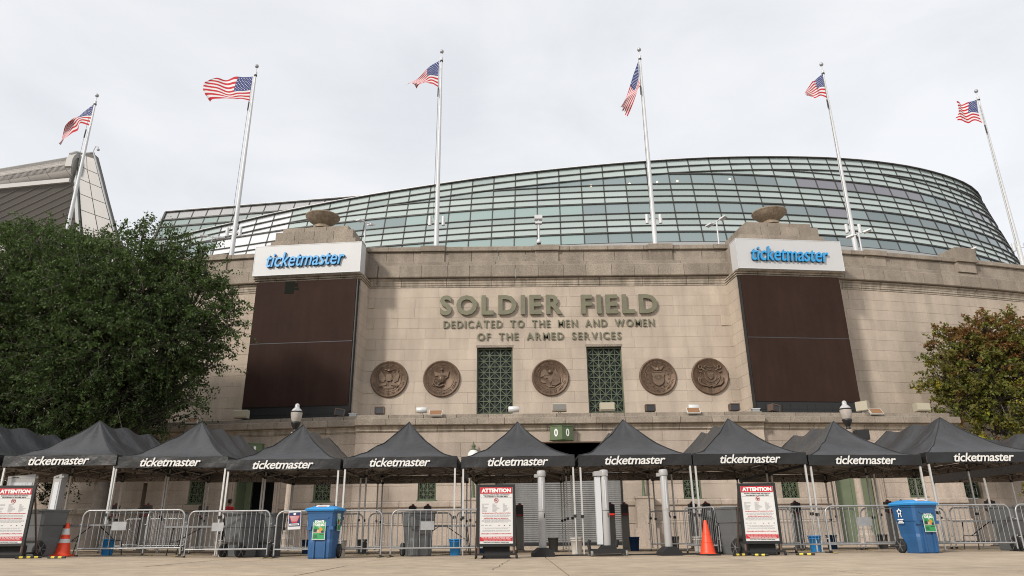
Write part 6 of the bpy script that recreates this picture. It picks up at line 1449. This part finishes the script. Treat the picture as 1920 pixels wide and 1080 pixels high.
t = thing('loudspeaker', 'black box loudspeaker just right of the right street lamp post', 'loudspeaker', (15.05, 30.6, 4.18), R(-10)); b = MB(); b.box(-.27, .27, -.2, .2, 0, .42); b.build('speaker_box', M['black'], t); q = MB(); q.box(-.24, .24, -.215, -.2, .03, .39); q.build('speaker_grille', M['black_r'], t); q = MB(); q.tube([(0, 0.1, 0), (0, .1, -.3), (-.3, .3, -.35)], .03, 6); q.build('speaker_bracket', M['black'], t)

# ------------------------------------------------------------------ person at the doorway
def person(x, y, rz, lab):
    t = thing('person', lab, 'person', (x, y, g(x, y)), rz)
    J = {'pel': (0, 0, .95, .135, .10), 'wst': (0, 0, 1.08, .135, .10), 'chs': (0, .01, 1.28, .165, .115), 'uch': (0, .015, 1.40, .15, .10), 'nk': (0, 0, 1.49, .058, .058), 'nk2': (0, -.01, 1.54, .056, .058), 'hd': (0, -.02, 1.60, .078, .09), 'hd2': (0, -.022, 1.68, .082, .097), 'hd3': (0, -.01, 1.735, .055, .07)}
    E_ = [('pel', 'wst'), ('wst', 'chs'), ('chs', 'uch'), ('uch', 'nk'), ('nk', 'nk2'), ('nk2', 'hd'), ('hd', 'hd2'), ('hd2', 'hd3')]
    for s, sx in (('l', -1), ('r', 1)):
        J.update({s + 'hip': (sx * .09, 0, .88, .095, .095), s + 'kn': (sx * .11, -.01, .49, .062, .065), s + 'cf': (sx * .115, .015, .34, .055, .06), s + 'an': (sx * .12, .01, .09, .04, .045), s + 'to': (sx * .135, -.15, .035, .042, .03),
                  s + 'sh': (sx * .175, .01, 1.41, .062, .062), s + 'el': (sx * .24, .03, 1.14, .045, .045), s + 'wr': (sx * .22, -.12, .96, .03, .03), s + 'pa': (sx * .215, -.17, .91, .036, .024)})
        E_ += [('pel', s + 'hip'), (s + 'hip', s + 'kn'), (s + 'kn', s + 'cf'), (s + 'cf', s + 'an'), (s + 'an', s + 'to'), ('uch', s + 'sh'), (s + 'sh', s + 'el'), (s + 'el', s + 'wr'), (s + 'wr', s + 'pa')]
        for f_ in range(5):
            a_ = (f_ - 2) * .013
            if f_ == 4: J[s + 'f4'] = (sx * .19, -.185, .885, .009, .009); E_.append((s + 'pa', s + 'f4'))
            else: J[s + 'f%d' % f_] = (sx * .215 + a_, -.20, .855 - .005 * (f_ % 2), .009, .009); J[s + 'g%d' % f_] = (sx * .21 + a_, -.19, .825, .008, .008); E_ += [(s + 'pa', s + 'f%d' % f_), (s + 'f%d' % f_, s + 'g%d' % f_)]
    names = list(J); me = bpy.data.meshes.new('body'); me.from_pydata([J[n][:3] for n in names], [(names.index(a), names.index(c)) for a, c in E_], [])
    o = bpy.data.objects.new('body', me); COL.objects.link(o)
    sk = o.modifiers.new('skin', 'SKIN'); sk.use_smooth_shade = True; ss = o.modifiers.new('sub', 'SUBSURF'); ss.levels = 2; ss.render_levels = 2
    if not me.skin_vertices: me.attributes.new('skin', 'FLOAT', 'POINT')
    sv = me.skin_vertices[0].data
    for i, n in enumerate(names): sv[i].radius = J[n][3:5]; sv[i].use_root = (n == 'pel')
    dg = bpy.context.evaluated_depsgraph_get(); ev = bpy.data.meshes.new_from_object(o.evaluated_get(dg), depsgraph=dg); bpy.data.objects.remove(o)
    ev.name = 'body'; ev.materials.clear()
    for m in ('skin', 'shirt', 'trouser', 'black_r', 'hair'): ev.materials.append(M[m])
    for p in ev.polygons:
        c = p.center; z = c.z; ax = abs(c.x)
        if z < .10: k = 3
        elif z < .98 and ax < .19 : k = 2
        elif 1.47 > z > .98 and (ax < .2 or z > 1.17): k = 1
        elif z > 1.66 or (z > 1.58 and c.y > -.0): k = 4
        else: k = 0
        p.material_index = k; p.use_smooth = True
    link('body', ev, t)
    for sx in (-1, 1): q = MB(); q.lathe([(.004, -.03), (.016, -.015), (.018, .015), (.004, .03)], 8); q.build('ear', M['skin'], t, T(sx * .083, -.01, 1.625))
    q = MB(); q.bar((0, -.105, 1.655), (0, -.125, 1.62), .02, .02); q.build('nose', M['skin'], t)
    for sx in (-1, 1): q = MB(); q.lathe([(.002, -.008), (.009, 0), (.002, .008)], 8); q.build('eye', M['ink'], t, T(sx * .03, -.103, 1.66))
    q = MB(); q.box(-.022, .022, -.108, -.100, 1.585, 1.592); q.build('mouth', M['red'], t)
person(-10.0, 25.6, R(165), 'person in a red shirt seen from behind near the open doorway')
person(-8.95, 30.0, R(20), 'dark haired person in the shade of the open doorway') if False else None
# stock light standing cable covers, little litter
for x, y, rz, lab in ((-2.6, 16.9, .3, 'a'), (2.4, 12.8, 1.2, 'b'), (-7.5, 15.0, .9, 'c')): pass
